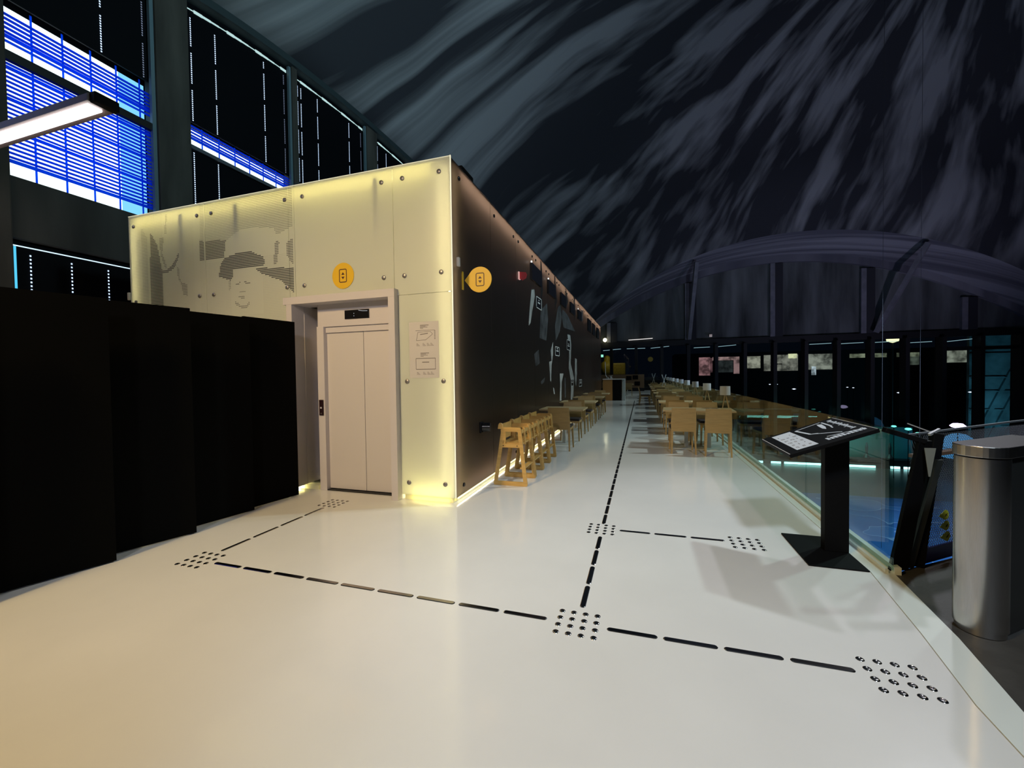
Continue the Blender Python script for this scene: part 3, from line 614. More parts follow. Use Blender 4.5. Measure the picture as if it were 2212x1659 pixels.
bc = Vector((1.785, 2.93, 0))
t = thing('gate_bollard', 'brushed stainless steel gate bollard on the dark walkway', 'bollard', tuple(bc))
body = MB().lathe([(0.100, 0.0), (0.100, 0.03), (0.107, 0.032), (0.107, 0.965)], n=48).build('body', m_brushed, t, smooth=True)
dv = Vector((0.79, 0.61, 0)); nv = Vector((-0.61, 0.79, 0))
MB().prism([((dv * a + nv * b).x, (dv * a + nv * b).y) for a, b in ((0.06, -0.085), (0.60, -0.085), (0.60, 0.085), (0.06, 0.085))], 'z', 0.0, 0.965).build('cabinet', M('cabinet_dark', (0.035, 0.035, 0.033), 0.4, 0.5), t)
lidp = []
for k in range(17):
    a = PI / 2 + PI * k / 16; v = dv * 0.112 * math.cos(a) + nv * 0.112 * math.sin(a); lidp.append((v.x, v.y))
v = dv * 0.62 - nv * 0.112; lidp.append((v.x, v.y)); v = dv * 0.62 + nv * 0.112; lidp.append((v.x, v.y))
MB().prism(lidp, 'z', 0.972, 1.032).build('lid', m_brushed, t, bevel=0.004)
gp = bc + dv * 0.16 - nv * 0.10
g = tag(MB().hexa([tuple(bc + dv * 0.64 - nv * 0.115), tuple(bc + dv * 1.5 - nv * 0.115), tuple(bc + dv * 1.5 - nv * 0.105), tuple(bc + dv * 0.64 - nv * 0.105)],
                  [tuple(bc + dv * 0.64 - nv * 0.115 + Vector((0, 0, 0.93))), tuple(bc + dv * 1.5 - nv * 0.115 + Vector((0, 0, 0.93))), tuple(bc + dv * 1.5 - nv * 0.105 + Vector((0, 0, 0.93))), tuple(bc + dv * 0.64 - nv * 0.105 + Vector((0, 0, 0.93)))]).build('gate_leaf', m_glass), 'clear glass gate leaf beside the steel bollard', 'gate')

# ------------------------------------------------------------------ furniture
def make_chair(lab):
    t = thing('dining_chair', lab, 'chair')
    # front faces +y; back at -y
    bk = MB().hexa([(-0.205, -0.215, 0.40), (0.205, -0.215, 0.40), (0.205, -0.190, 0.40), (-0.205, -0.190, 0.40)], [(-0.21, -0.215, 0.56), (0.21, -0.215, 0.56), (0.21, -0.190, 0.56), (-0.21, -0.190, 0.56)])
    bk.hexa([(-0.21, -0.215, 0.56), (0.21, -0.215, 0.56), (0.21, -0.190, 0.56), (-0.21, -0.190, 0.56)], [(-0.198, -0.275, 0.822), (0.198, -0.275, 0.822), (0.198, -0.255, 0.822), (-0.198, -0.255, 0.822)])
    bk.build('backrest', m_wood, t)
    MB().box((-0.205, -0.19, 0.435), (0.205, 0.225, 0.48)).build('seat', m_seat, t, bevel=0.01)
    MB().box((-0.21, -0.19, 0.395), (0.21, 0.23, 0.434)).build('seat_frame', m_wood, t)
    for sx in (-1, 1):
        MB().hexa([(sx * 0.20 - 0.012, -0.25, 0), (sx * 0.20 + 0.012, -0.25, 0), (sx * 0.20 + 0.012, -0.225, 0), (sx * 0.20 - 0.012, -0.225, 0)], [(sx * 0.187 - 0.018, -0.214, 0.40), (sx * 0.187 + 0.018, -0.214, 0.40), (sx * 0.187 + 0.018, -0.165, 0.40), (sx * 0.187 - 0.018, -0.165, 0.40)]).build('leg', m_wood, t)
        MB().hexa([(sx * 0.20 - 0.012, 0.215, 0), (sx * 0.20 + 0.012, 0.215, 0), (sx * 0.20 + 0.012, 0.24, 0), (sx * 0.20 - 0.012, 0.24, 0)], [(sx * 0.187 - 0.018, 0.175, 0.395), (sx * 0.187 + 0.018, 0.175, 0.395), (sx * 0.187 + 0.018, 0.228, 0.395), (sx * 0.187 - 0.018, 0.228, 0.395)]).build('leg', m_wood, t)
    return t
chair0 = None
def chair(x, y, rz, lab, grp):
    global chair0
    if chair0 is None:
        chair0 = make_chair(lab); chair0.location = (x, y, 0); chair0.rotation_euler = (0, 0, rz); chair0['group'] = grp; return chair0
    return dup(chair0, (x, y, 0), rz, lab, grp)
tabs = {}
def table(x, y, wx, wy, np_, lab, grp, rz=0):
    key = (wx, np_)
    if key not in tabs:
        t = thing('dining_table', lab, 'table', (x, y, 0), rz, grp)
        MB().box((-wx / 2, -wy / 2, 0.712), (wx / 2, wy / 2, 0.742)).build('tabletop', m_woodl, t, bevel=0.002)
        for px in ([-0.2, 0.2] if np_ == 2 else [0]):
            p = MB().box((px - 0.035, -0.035, 0.008), (px + 0.035, 0.035, 0.712)).build('pedestal', m_ped, t)
        MB().box((-(0.45 if np_ == 2 else 0.22), -0.21, 0.0), ((0.45 if np_ == 2 else 0.22), 0.21, 0.008)).build('foot_plate', m_ped, t)
        tabs[key] = t; return t
    return dup(tabs[key], (x, y, 0), rz, lab, grp)
NEAR = ['nearest', 'second nearest', 'third nearest', 'fourth nearest', 'fifth nearest', 'sixth nearest', 'seventh nearest', 'eighth nearest', 'ninth nearest', 'tenth nearest']
lamp0 = None
ytab = [8.62 + 2.33 * k for k in range(9)]
for k, y in enumerate(ytab):
    rz = -0.06 if k == 0 else 0
    table(1.02, y, 1.24, 0.72, 2, 'oak dining table by the glass railing, %s one in the row' % NEAR[k], 'oak tables along the glass railing', rz)
    for sx, nm in ((-0.28, 'left'), (0.29, 'right')):
        r0 = {(0, 'left'): 0.02, (0, 'right'): -0.10}.get((k, nm), random.uniform(-0.05, 0.05))
        yy = y - (0.51 if not (k == 0) else (0.53 if nm == 'left' else 0.64)) - (random.uniform(0, 0.05) if k else 0)
        chair(1.02 + sx * (1 if k else 1.0) - (0.04 if k == 0 else 0), yy, r0, '%s oak chair on the near side of the %s table by the railing' % (nm, NEAR[k]), 'oak chairs along the glass railing')
        chair(1.02 + sx, y + 0.52 + random.uniform(0, 0.05), PI + random.uniform(-0.06, 0.06), '%s oak chair on the far side of the %s table by the railing' % (nm, NEAR[k]), 'oak chairs along the glass railing')
    lab = 'white-shaded wooden table lamp on the %s table by the railing' % NEAR[k]
    loc = (1.54, y + 0.22, 0.742)
    if lamp0 is None:
        t = thing('table_lamp', lab, 'table lamp', loc, 0, 'table lamps along the railing')
        MB().box((-0.07, -0.05, 0), (0.10, 0.05, 0.008)).build('lamp_base', m_woodl, t)
        MB().beam((-0.045, 0, 0.008), (-0.005, 0, 0.27), 0.016, 0.022).beam((0.065, 0, 0.008), (0.01, 0, 0.27), 0.016, 0.022).build('stem', m_woodl, t)
        sh = MB(); R0, R1 = 0.092, 0.089; n = 28; H0, H1 = 0.262, 0.432
        rings = []
        for r, z in ((R0, H0), (R1, H1), (R1 - 0.003, H1), (R0 - 0.003, H0)): rings += [(r * math.cos(2 * PI * q / n), r * math.sin(2 * PI * q / n), z) for q in range(n)]
        sh.add(rings, [(j * n + q, j * n + (q + 1) % n, ((j + 1) % 4) * n + (q + 1) % n, ((j + 1) % 4) * n + q) for j in range(4) for q in range(n)])
        sh.build('lamp_shade', m_shade, t, smooth=True)
        lamp0 = t
    else:
        dup(lamp0, loc, random.uniform(-0.5, 0.5), lab, 'table lamps along the railing')
# napkin holders / menus on tables
for k, (x, y) in enumerate([(0.72, ytab[1] + 0.1), (0.75, ytab[3]), (1.2, ytab[1] - 0.1), (0.7, ytab[4])]):
    tag(MB().box((-0.07, -0.05, 0), (0.07, 0.05, 0.012)).build('menu_card', M('card_cream', (0.75, 0.68, 0.48), 0.6)), ['cream menu card on the second table by the railing, left side', 'cream menu card on the fourth table by the railing', 'cream menu card beside the lamp on the second railing table', 'cream menu card on the fifth table by the railing'][k], 'menu card', 'menu cards on the tables').location = (x, y, 0.742)
# left tables
ly = [8.55, 10.75, 12.9, 15.1]
for k, y in enumerate(ly):
    table(-1.56, y, 0.9, 0.74, 1, 'oak dining table against the black mural, %s one' % NEAR[k], 'oak tables along the black mural')
    chair(-1.50, y - (0.66 if k == 0 else 0.54), 0.0 if k == 0 else random.uniform(-0.05, 0.05), 'oak chair on the near side of the %s table at the mural' % NEAR[k], 'oak chairs along the black mural')
    chair(-1.50, y + 0.54, PI + random.uniform(-0.05, 0.05), 'oak chair on the far side of the %s table at the mural' % NEAR[k], 'oak chairs along the black mural')
# far loose furniture
g = dup(chair0, (0.12, 19.6, 0), -PI / 2 + 0.1, 'grey-looking chair standing sideways at the end of a far railing table', 'loose chairs at the far end')
# high chairs
def rrect_frame(outer, inner, y0, y1, mb):
    n = len(outer)
    A = [(u, y0, v) for u, v in outer]; B = [(u, y0, v) for u, v in inner]; C = [(u, y1, v) for u, v in outer]; D = [(u, y1, v) for u, v in inner]
    fs = []
    for i in range(n):
        j = (i + 1) % n
        fs += [(i, j, j + n, i + n), (i + 2 * n, i + 3 * n, j + 3 * n, j + 2 * n), (i, i + 2 * n, j + 2 * n, j), (i + n, j + n, j + 3 * n, i + 3 * n)]
    mb.add(A + B + C + D, fs)
def rc(pts, r, n=4):
    out = []; N = len(pts)
    for i in range(N):
        p = Vector(pts[i]); a = (Vector(pts[i - 1]) - p).normalized(); b = (Vector(pts[(i + 1) % N]) - p).normalized()
        s = p + a * r; e = p + b * r
        for k in range(n + 1):
            tt = k / n; q = (1 - tt) ** 2 * s + 2 * tt * (1 - tt) * p + tt ** 2 * e; out.append((q.x, q.y))
    return out
def make_high(lab):
    t = thing('high_chair', lab, 'high chair')
    for sy in (-0.235, 0.215):
        mb = MB()
        rrect_frame(rc([(-0.235, 0.0), (0.235, 0.0), (0.150, 0.765), (-0.110, 0.765)], 0.03), rc([(-0.178, 0.055), (0.178, 0.055), (0.108, 0.71), (-0.072, 0.71)], 0.012), sy, sy + 0.020, mb)
        mb.hexa([(-0.150, sy + 0.001, 0.50), (0.150, sy + 0.001, 0.50), (0.150, sy + 0.019, 0.50), (-0.150, sy + 0.019, 0.50)], [(-0.14, sy + 0.001, 0.552), (0.14, sy + 0.001, 0.552), (0.14, sy + 0.019, 0.552), (-0.14, sy + 0.019, 0.552)])
        mb.box((-0.088, sy + 0.001, 0.552), (-0.058, sy + 0.019, 0.712))
        mb.build('side_frame', m_birch, t)
    MB().box((-0.12, -0.214, 0.545), (0.17, 0.214, 0.563)).build('seat', m_birch, t)
    MB().hexa([(-0.125, -0.214, 0.60), (-0.107, -0.214, 0.60), (-0.107, 0.214, 0.60), (-0.125, 0.214, 0.60)], [(-0.135, -0.214, 0.80), (-0.117, -0.214, 0.80), (-0.117, 0.214, 0.80), (-0.135, 0.214, 0.80)]).build('backrest', m_birch, t)
    T = Matrix.Translation((-0.125, -0.225, 0.765)) @ Matrix.Rotation(PI / 2, 4, 'X')
    MB().prism([(-0.165, 0.74), (-0.085, 0.74), (-0.095, 0.80), (-0.11, 0.82), (-0.14, 0.82), (-0.155, 0.80)], 'y', -0.238, -0.212).build('backrest_ear', m_birch, t, bevel=0.006)
    MB().prism([(0.16, 0.53), (0.185, 0.53), (0.175, 0.74), (0.165, 0.765), (0.145, 0.765), (0.14, 0.745), (0.155, 0.73)], 'y', -0.13, -0.10).prism([(0.16, 0.53), (0.185, 0.53), (0.175, 0.74), (0.165, 0.765), (0.145, 0.765), (0.14, 0.745), (0.155, 0.73)], 'y', 0.09, 0.12).build('front_guard', m_birch, t, bevel=0.004)
    MB().box((0.145, -0.214, 0.69), (0.163, 0.214, 0.735)).build('tray_bar', m_birch, t)
    MB().box((0.13, -0.214, 0.22), (0.19, 0.214, 0.238)).build('footrest', m_birch, t)
    mb = MB()
    for sx in (-0.09, 0.1): mb.cyl((sx, -0.238, 0.525), (sx, -0.235, 0.525), 0.007, 10)
    mb.build('screw', m_steeld, t)
    return t
hc0 = None
for k, y in enumerate((5.335, 5.84, 6.35, 6.86)):
    lab = ['birch high chair nearest the camera in the row by the mural', 'second birch high chair in the row by the mural', 'third birch high chair in the row by the mural', 'farthest birch high chair, next to the first mural table'][k]
    if hc0 is None: hc0 = make_high(lab); hc0.location = (-1.65, y, 0); hc0['group'] = 'birch high chairs by the mural'
    else: dup(hc0, (-1.65 - 0.005 * k, y, 0), 0, lab, 'birch high chairs by the mural')

# far end of deck: counter, lounge table, shelf, lamp, crossed-stick easels
t = thing('service_counter', 'wooden service counter with black side at the end of the mural', 'counter', (-1.55, 23.0, 0))
MB().box((-0.45, -0.3, 0), (0.05, 0.3, 1.12)).build('wood_front', M('counter_wood', (0.45, 0.22, 0.06), 0.5), t)
MB().box((0.05, -0.3, 0), (0.5, 0.4, 1.12)).build('black_side', m_blackm, t)
MB().box((-0.46, -0.32, 1.12), (0.7, 0.42, 1.17)).build('countertop', M('counter_steel', (0.6, 0.65, 0.66), 0.3, 0.5), t)
MB().box((0.55, -0.2, 0.0), (0.7, 0.3, 1.12)).build('grey_end', M('counter_grey', (0.4, 0.45, 0.46), 0.5), t)
t = thing('counter_tap', 'slim pale tap arm and white cup stand on the service counter', 'tap', (-1.88, 23.0, 1.195))
MB().tube([(0.1, 0, 0), (0.0, 0, 0.18), (-0.02, 0, 0.9)], 0.02).build('arm', m_cap, t); MB().lathe([(0.09, 0), (0.09, 0.02), (0.03, 0.03), (0.03, 0.10), (0.12, 0.13)], (0.28, 0, 0), 14).build('cup_stand', m_cap, t)
table(-1.1, 28.2, 1.18, 0.72, 2, 'oak table standing alone at the far end left of the walkway', 'oak tables at the far end')
for sx in (-0.3, 0.3): chair(-1.1 + sx, 27.64, 0, '%s oak chair at the lone far table' % ('left' if sx < 0 else 'right'), 'oak chairs at the lone far table')
table(-2.3, 32.4, 1.18, 0.72, 2, 'oak table under the small white lamp before the far glazing', 'oak tables at the far end')
dup(lamp0, (-2.5, 32.4, 0.742), 0, 'lone white table lamp on the farthest left table', 'table lamps at the far end')
for sx in (-0.3, 0.3): chair(-2.3 + sx, 31.82, 0, '%s oak chair at the farthest left table' % ('left' if sx < 0 else 'right'), 'oak chairs at the farthest left table')
t = thing('low_shelf', 'low wooden shelf with dark and red compartments by the far window', 'shelf', (-0.9, 35.0, 0))
MB().box((-2.6, -0.2, 0.25), (1.1, 0.2, 1.35)).build('carcass', M('shelf_wood', (0.22, 0.13, 0.07), 0.6), t)
mb = MB(); mb2 = MB(); mb3 = MB()
for k, (a, b) in enumerate([(-1.2, 0.45), (-0.3, 0.9), (0.35, 0.45), (-0.75, 0.45), (0.2, 0.95), (-2.2, 0.6)]):
    (mb if k % 3 else mb2).box((a, -0.215, b), (a + 0.42, -0.2, b + 0.33))
mb.build('dark_compartment', m_blackm, t); mb2.build('red_compartment', M('shelf_red', (0.3, 0.08, 0.04), 0.6), t)
MB().box((-2.6, -0.25, 0.0), (1.1, 0.2, 0.24)).build('plinth', m_steeld, t)
for (x, y, s, lab) in ((1.10, ytab[6] + 0.02, 0.62, 'nearer white crossed-stick decoration standing on a railing table'), (0.72, ytab[8] + 0.1, 0.68, 'farther white crossed-stick decoration standing on the last railing table')):
    tag(MB().beam((-0.10, 0, 0), (0.10, 0, s), 0.03, 0.03).beam((0.10, 0.035, 0), (-0.10, 0.035, s), 0.03, 0.03).build('crossed_stick_stand', M('stick_white', (0.55, 0.58, 0.6), 0.5)), lab, 'decoration', 'crossed-stick decorations').location = (x, y, 0.742)

# ------------------------------------------------------------------ concrete shell, arch, end wall
XC, YE, YW = 10.9, 35.0, 37.0
C0 = 11.55 - 21.5 + math.sqrt(21.5 ** 2 - 20.1 ** 2)
def Ex(x):
    d = min(abs(x - XC), 21.0); return 11.55 - (21.5 - math.sqrt(21.5 ** 2 - d * d))
def Fy(y):
    u = min(abs(y - 16.5) / 18.5, 1.0); return C0 + (10.42 - C0) * (1 - u ** 3) ** (1 / 3)
def shell_mat(name, ax, ay, light, dark, fa=5.5, fr=0.13, tilt=None):
    m = M(name, (0.2, 0.2, 0.2), 0.85); nt = m.node_tree; b = nt.nodes['Principled BSDF']; N = nt.nodes; Lk = nt.links
    g = N.new('ShaderNodeNewGeometry'); sx = N.new('ShaderNodeSeparateXYZ'); Lk.new(g.outputs['Position'], sx.inputs[0])
    def ma(op, a, bb=None):
        q = N.new('ShaderNodeMath'); q.operation = op
        for i, vv in enumerate((a, bb)):
            if vv is None: continue
            if isinstance(vv, (int, float)): q.inputs[i].default_value = vv
            else: Lk.new(vv, q.inputs[i])
        return q.outputs[0]
    if tilt:
        # board marks fan out around an inclined line through the crown of the shell
        A0 = Vector((ax, ay, 23.5)); dl = Vector(tilt).normalized(); e1 = dl.cross(Vector((0, 0, 1))).normalized(); e2 = dl.cross(e1)
        vsub = N.new('ShaderNodeVectorMath'); vsub.operation = 'SUBTRACT'; vsub.inputs[1].default_value = A0; Lk.new(g.outputs['Position'], vsub.inputs[0])
        def dot(e_):
            q = N.new('ShaderNodeVectorMath'); q.operation = 'DOT_PRODUCT'; q.inputs[1].default_value = e_; Lk.new(vsub.outputs[0], q.inputs[0]); return q.outputs['Value']
        dx = dot(e1); dy = dot(e2)
    else:
        dx = ma('SUBTRACT', sx.outputs[0], ax); dy = ma('SUBTRACT', sx.outputs[1], ay)
    an = ma('ARCTAN2', dx, dy); rr = ma('SQRT', ma('ADD', ma('MULTIPLY', dx, dx), ma('MULTIPLY', dy, dy)))
    nz = N.new('ShaderNodeTexNoise'); nz.inputs['Scale'].default_value = 0.07; Lk.new(g.outputs['Position'], nz.inputs['Vector'])
    an2 = ma('ADD', an, ma('MULTIPLY', nz.outputs['Fac'], 0.16))
    cb = N.new('ShaderNodeCombineXYZ'); Lk.new(ma('MULTIPLY', an2, fa), cb.inputs[0]); Lk.new(ma('MULTIPLY', rr, fr), cb.inputs[1])
    n1 = N.new('ShaderNodeTexNoise'); n1.inputs['Scale'].default_value = 1.0; n1.inputs['Detail'].default_value = 3; n1.inputs['Roughness'].default_value = 0.55; Lk.new(cb.outputs[0], n1.inputs['Vector'])
    cb2 = N.new('ShaderNodeCombineXYZ'); Lk.new(ma('MULTIPLY', an2, fa * 5), cb2.inputs[0]); Lk.new(ma('MULTIPLY', rr, fr * 3.5), cb2.inputs[1]); cb2.inputs[2].default_value = 5
    n2 = N.new('ShaderNodeTexNoise'); n2.inputs['Scale'].default_value = 1.0; n2.inputs['Detail'].default_value = 4; Lk.new(cb2.outputs[0], n2.inputs['Vector'])
    sm = ma('ADD', ma('MULTIPLY', n1.outputs['Fac'], 0.80), ma('MULTIPLY', n2.outputs['Fac'], 0.20))
    cr = N.new('ShaderNodeValToRGB'); e = cr.color_ramp.elements; e[0].position = 0.468; e[0].color = (*dark, 1); e[1].position = 0.595; e[1].color = (*light, 1)
    Lk.new(sm, cr.inputs['Fac']); Lk.new(cr.outputs[0], b.inputs['Base Color'])
    bp = N.new('ShaderNodeBump'); bp.inputs['Strength'].default_value = 0.3; bp.inputs['Distance'].default_value = 0.05; Lk.new(n2.outputs['Fac'], bp.inputs['Height']); Lk.new(bp.outputs[0], b.inputs['Normal'])
    return m
m_shell = shell_mat('board_marked_shell', 14.0, 19.6, (0.30, 0.31, 0.32), (0.028, 0.030, 0.038), 8.0, 0.13, (12.5, 18.6, 23.5))
NX, NY = 90, 90
xs = [-9.2 + (31.0 + 9.2) * i / NX for i in range(NX + 1)]; ys = [-6 + (YE + 6) * j / NY for j in range(NY + 1)]
vs = []
for y in ys:
    for x in xs: vs.append((x, y, max(Fy(y) + Ex(x) - C0, -5.0)))
mb = MB(); mb.add(vs, [(j * (NX + 1) + i, j * (NX + 1) + i + 1, (j + 1) * (NX + 1) + i + 1, (j + 1) * (NX + 1) + i) for j in range(NY) for i in range(NX)])
sh = mb.build('ceiling', m_shell, smooth=True); so = sh.modifiers.new('thickness', 'SOLIDIFY'); so.thickness = 0.25; so.offset = 0
struct(sh, 'dark curved concrete shell with streaked board marks')
def Ein(x): return 9.86 - 0.0238 * (x - 10.1) ** 2
mb = MB(); A = []; B = []; B2 = []
for i in range(61):
    x = -9.2 + 40.2 * i / 60; A.append((x, YE - 0.05, Ex(x) - 0.0)); B2.append((x, YE + 0.5, Ex(x) - 0.35)); B.append((x, YW - 0.3, Ein(x) + 0.55)); 
C = [(p[0], YW - 0.3, Ein(p[0])) for p in B]
Dn = [(p[0], YW, Ein(p[0])) for p in B]
n = 61
mb.add(A + B2 + B + C + Dn, [(r * n + i, r * n + i + 1, (r + 1) * n + i + 1, (r + 1) * n + i) for r in range(4) for i in range(60)])
ar = mb.build('ceiling_arch', shell_mat('arch_concrete', 10.5, -40.0, (0.30, 0.30, 0.34), (0.12, 0.12, 0.15), 2.0, 2.2), smooth=True); struct(ar, 'curved concrete rib above the far lunette wall')
# lunette
mb = MB(); poly = [(-9.2, 3.95), (31, 3.95)] + [(31 - 40.2 * i / 60, max(Ein(31 - 40.2 * i / 60), 3.96)) for i in range(61)]
mb.prism(poly, 'y', YW, YW + 0.2); struct(mb.build('wall_end', m_endwall), 'streaked dark concrete lunette wall at the far end')
struct(MB().box((-9.2, YW - 0.25, 3.70), (31, YW + 0.2, 4.15)).build('trim_3', m_steeld), 'dark head beam over the far glazing')
m_rib = M('rib_grey', (0.22, 0.22, 0.25), 0.8, noise=0.2, nscale=2); m_ribd = M('rib_dark', (0.035, 0.035, 0.042), 0.8)
for k, x in enumerate((-2.7, 3.6, 9.75, 15.6, 21.4)):
    z1 = min(Ein(x - 0.16), Ein(x + 0.7)) - 0.02
    c = tag(MB().box((x - 0.16, YW - 0.28, 4.16), (x + 0.16, YW - 0.005, z1), 0).box((x + 0.16, YW - 0.24, 4.16), (x + 0.7, YW - 0.005, z1 - 0.02), 1).build('lunette_pilaster', [m_rib, m_ribd]), 'concrete pilaster on the far lunette wall, %s from left' % ORD[k], 'pilaster', 'pilasters of the far lunette wall')
for k, (a, b) in enumerate((((4.1, YE - 0.2, 9.95), (3.7, YW - 0.55, 4.16)), ((18.3, YE - 0.25, 9.9), (16.2, YW - 0.6, 4.16)))):
    tag(MB().beam(a, b, 0.28, 0.28).build('slanted_strut', m_rib), ['steep slanted strut at the left of the far lunette', 'long slanted strut at the right of the far lunette'][k], 'strut', 'slanted struts before the lunette')
# far glazing
k = 0; x = 11.87 - 2.05 * 10
while x < 31:
    wd = 0.12
    wn = struct(MB().box((x - wd, YW - 0.70, -5), (x + wd, YW + 0.1, 3.69)).build('window_%d' % (k + 10), m_steeld), 'tall dark pane and black fin of the far glazing, %s from left' % (ORD[k] if k < 20 else 'last'))
    MB().box((x + wd, YW - 0.02, -5), (min(x + 2.05 - wd, 31), YW - 0.008, 3.69)).build('pane', m_winglass, wn)
    k += 1; x += 2.05
struct(MB().box((-9.2, YW - 0.1, -0.4), (1.7, YW + 0.02, 0.12)).build('trim_4', m_steeld))
struct(MB().box((20.6, YW - 0.1, 2.75), (31, YW + 0.02, 3.0)).build('trim_5', m_steeld))
struct(MB().box((31, -6, -5), (31.3, YW, 4)).build('wall_right', m_conc))
for k, (x0, z0) in enumerate(((-1.9, 4.35), )):
    pass
t = thing('globe_lamp', 'bright round yellowish lamp above the far left glazing', 'lamp', (-3.0, 36.4, 4.35))
MB().lathe([(0.02, -0.17), (0.12, -0.12), (0.17, 0), (0.12, 0.12), (0.02, 0.17)], n=16).build('globe', emit('globe_em', (1, 0.95, 0.6), 5), t, smooth=True)
MB().cyl((0, 0, 0.15), (0, 0.3, 0.3), 0.02).build('arm', m_blackm, t)
tag(MB().beam((-1.05, 36.6, 4.28), (0.9, 36.6, 4.36), 0.05, 0.05).build('tube_light', emit('tube_dim', (1, 0.95, 0.92), 0.9)), 'thin white tube light above the far glazing', 'tube light')
for x, z, lab in ((-3.9, 4.33, 'small pale box lamp at far left above the glazing'), (5.35, 4.4, 'small pale box lamp above the far glazing right of the strut')):
    tag(MB().box((x - 0.09, 36.55, z - 0.1), (x + 0.09, 36.75, z + 0.1)).build('box_lamp', emit('box_dim', (0.8, 0.7, 0.75), 0.25)), lab, 'lamp')
t = thing('round_glass_sticker', 'round yellow sticker on the far glazing', 'sticker', (0.72, 36.93, 2.62))
MB().prism(circle(0, 0, 0.21, 24), 'y', -0.01, 0.0).build('disc', M('sticker_y', (0.6, 0.42, 0.05), 0.5, emis=(0.6, 0.4, 0.05), es=0.0), t)
t = thing('exit_sign', 'small green emergency exit sign on the far left glazing', 'sign', (-3.42, 36.94, 3.0))
MB().box((-0.22, -0.03, -0.1), (0.22, 0.03, 0.12)).build('box', emit('exit_g', (0.35, 1.0, 0.75), 1.0), t)
MB().beam((-0.12, -0.035, 0.0), (0.0, -0.035, 0.0), 0.02, 0.01).beam((0.05, -0.035, -0.06), (0.1, -0.035, 0.08), 0.02, 0.01).build('running_figure', m_blackm, t)
# yellow boat beyond glass
t = thing('yellow_buoy_boat', 'yellow rounded craft displayed outside behind the far left glazing', 'boat', (-3.2, 41.0, 1.2))
MB().lathe([(0.3, 0.0), (0.62, 0.35), (0.68, 0.9), (0.55, 1.3), (0.33, 1.45), (0.3, 1.85), (0.12, 2.0)], n=20).build('float', M('buoy_yellow', (0.5, 0.34, 0.04), 0.5, noise=0.2), t, smooth=True)
MB().box((0.3, -0.35, 0.1), (1.75, 0.35, 1.25)).build('hull', M('hull_yellow', (0.42, 0.28, 0.04), 0.5, noise=0.2), t, bevel=0.1)
MB().box((-0.6, -0.5, -6.7), (1.6, 0.5, 0.02)).build('stand', m_steeld, t)
lamp('SPOT', 'boat_spotlight', (-2.5, 38.5, 4.0), (-2.6, 41, 2.0), 60, (1.0, 0.85, 0.5), 0.1, 60)

# ------------------------------------------------------------------ facade on the left with backlit blinds
XF = -9.2
cols = [(3.05, 3.74), (5.79, 6.42), (9.16, 9.34), (12.40, 12.98), (16.2, 16.6), (19.6, 20.2), (23.2, 23.8)]
for k, (a, b) in enumerate(cols):
    z1 = Fy((a + b) / 2) - 0.1
    lab = 'tall concrete column of the left window facade, %s from the camera' % ORD[k]
    fc = tag(MB().box((XF - 0.25, a, 0), (XF + 0.12, b, z1)).build('facade_column', m_conc_col, bevel=0.02), lab, 'column', 'columns of the left facade')
    MB().box((XF + 0.0, a - 0.07, 0), (XF + 0.07, a - 0.003, z1 - 0.1)).build('lit_edge_strip', M('lit_edge_blue', (0.13, 0.20, 0.24), 0.5), fc)  # bluish light on the column's edge painted as a paler strip
struct(MB().box((XF - 0.2, -1, 3.68), (XF - 0.0, 24, 4.62)).build('wall_left', m_conc), 'dark concrete beam band of the left facade')
struct(MB().box((XF - 0.45, -4, 0), (XF - 0.40, 35, 12.5)).build('wall_left_outer', m_blind), 'dark outer skin of the left facade')
bays = [(-0.2, 3.05), (3.74, 5.79), (6.42, 9.16), (9.34, 12.40), (12.98, 16.2)]
opn = {1: (4.63, 7.33), 2: (6.53, 7.02)}
blue_open = {0: (4.63, 7.33)}; blue_open.update(opn)
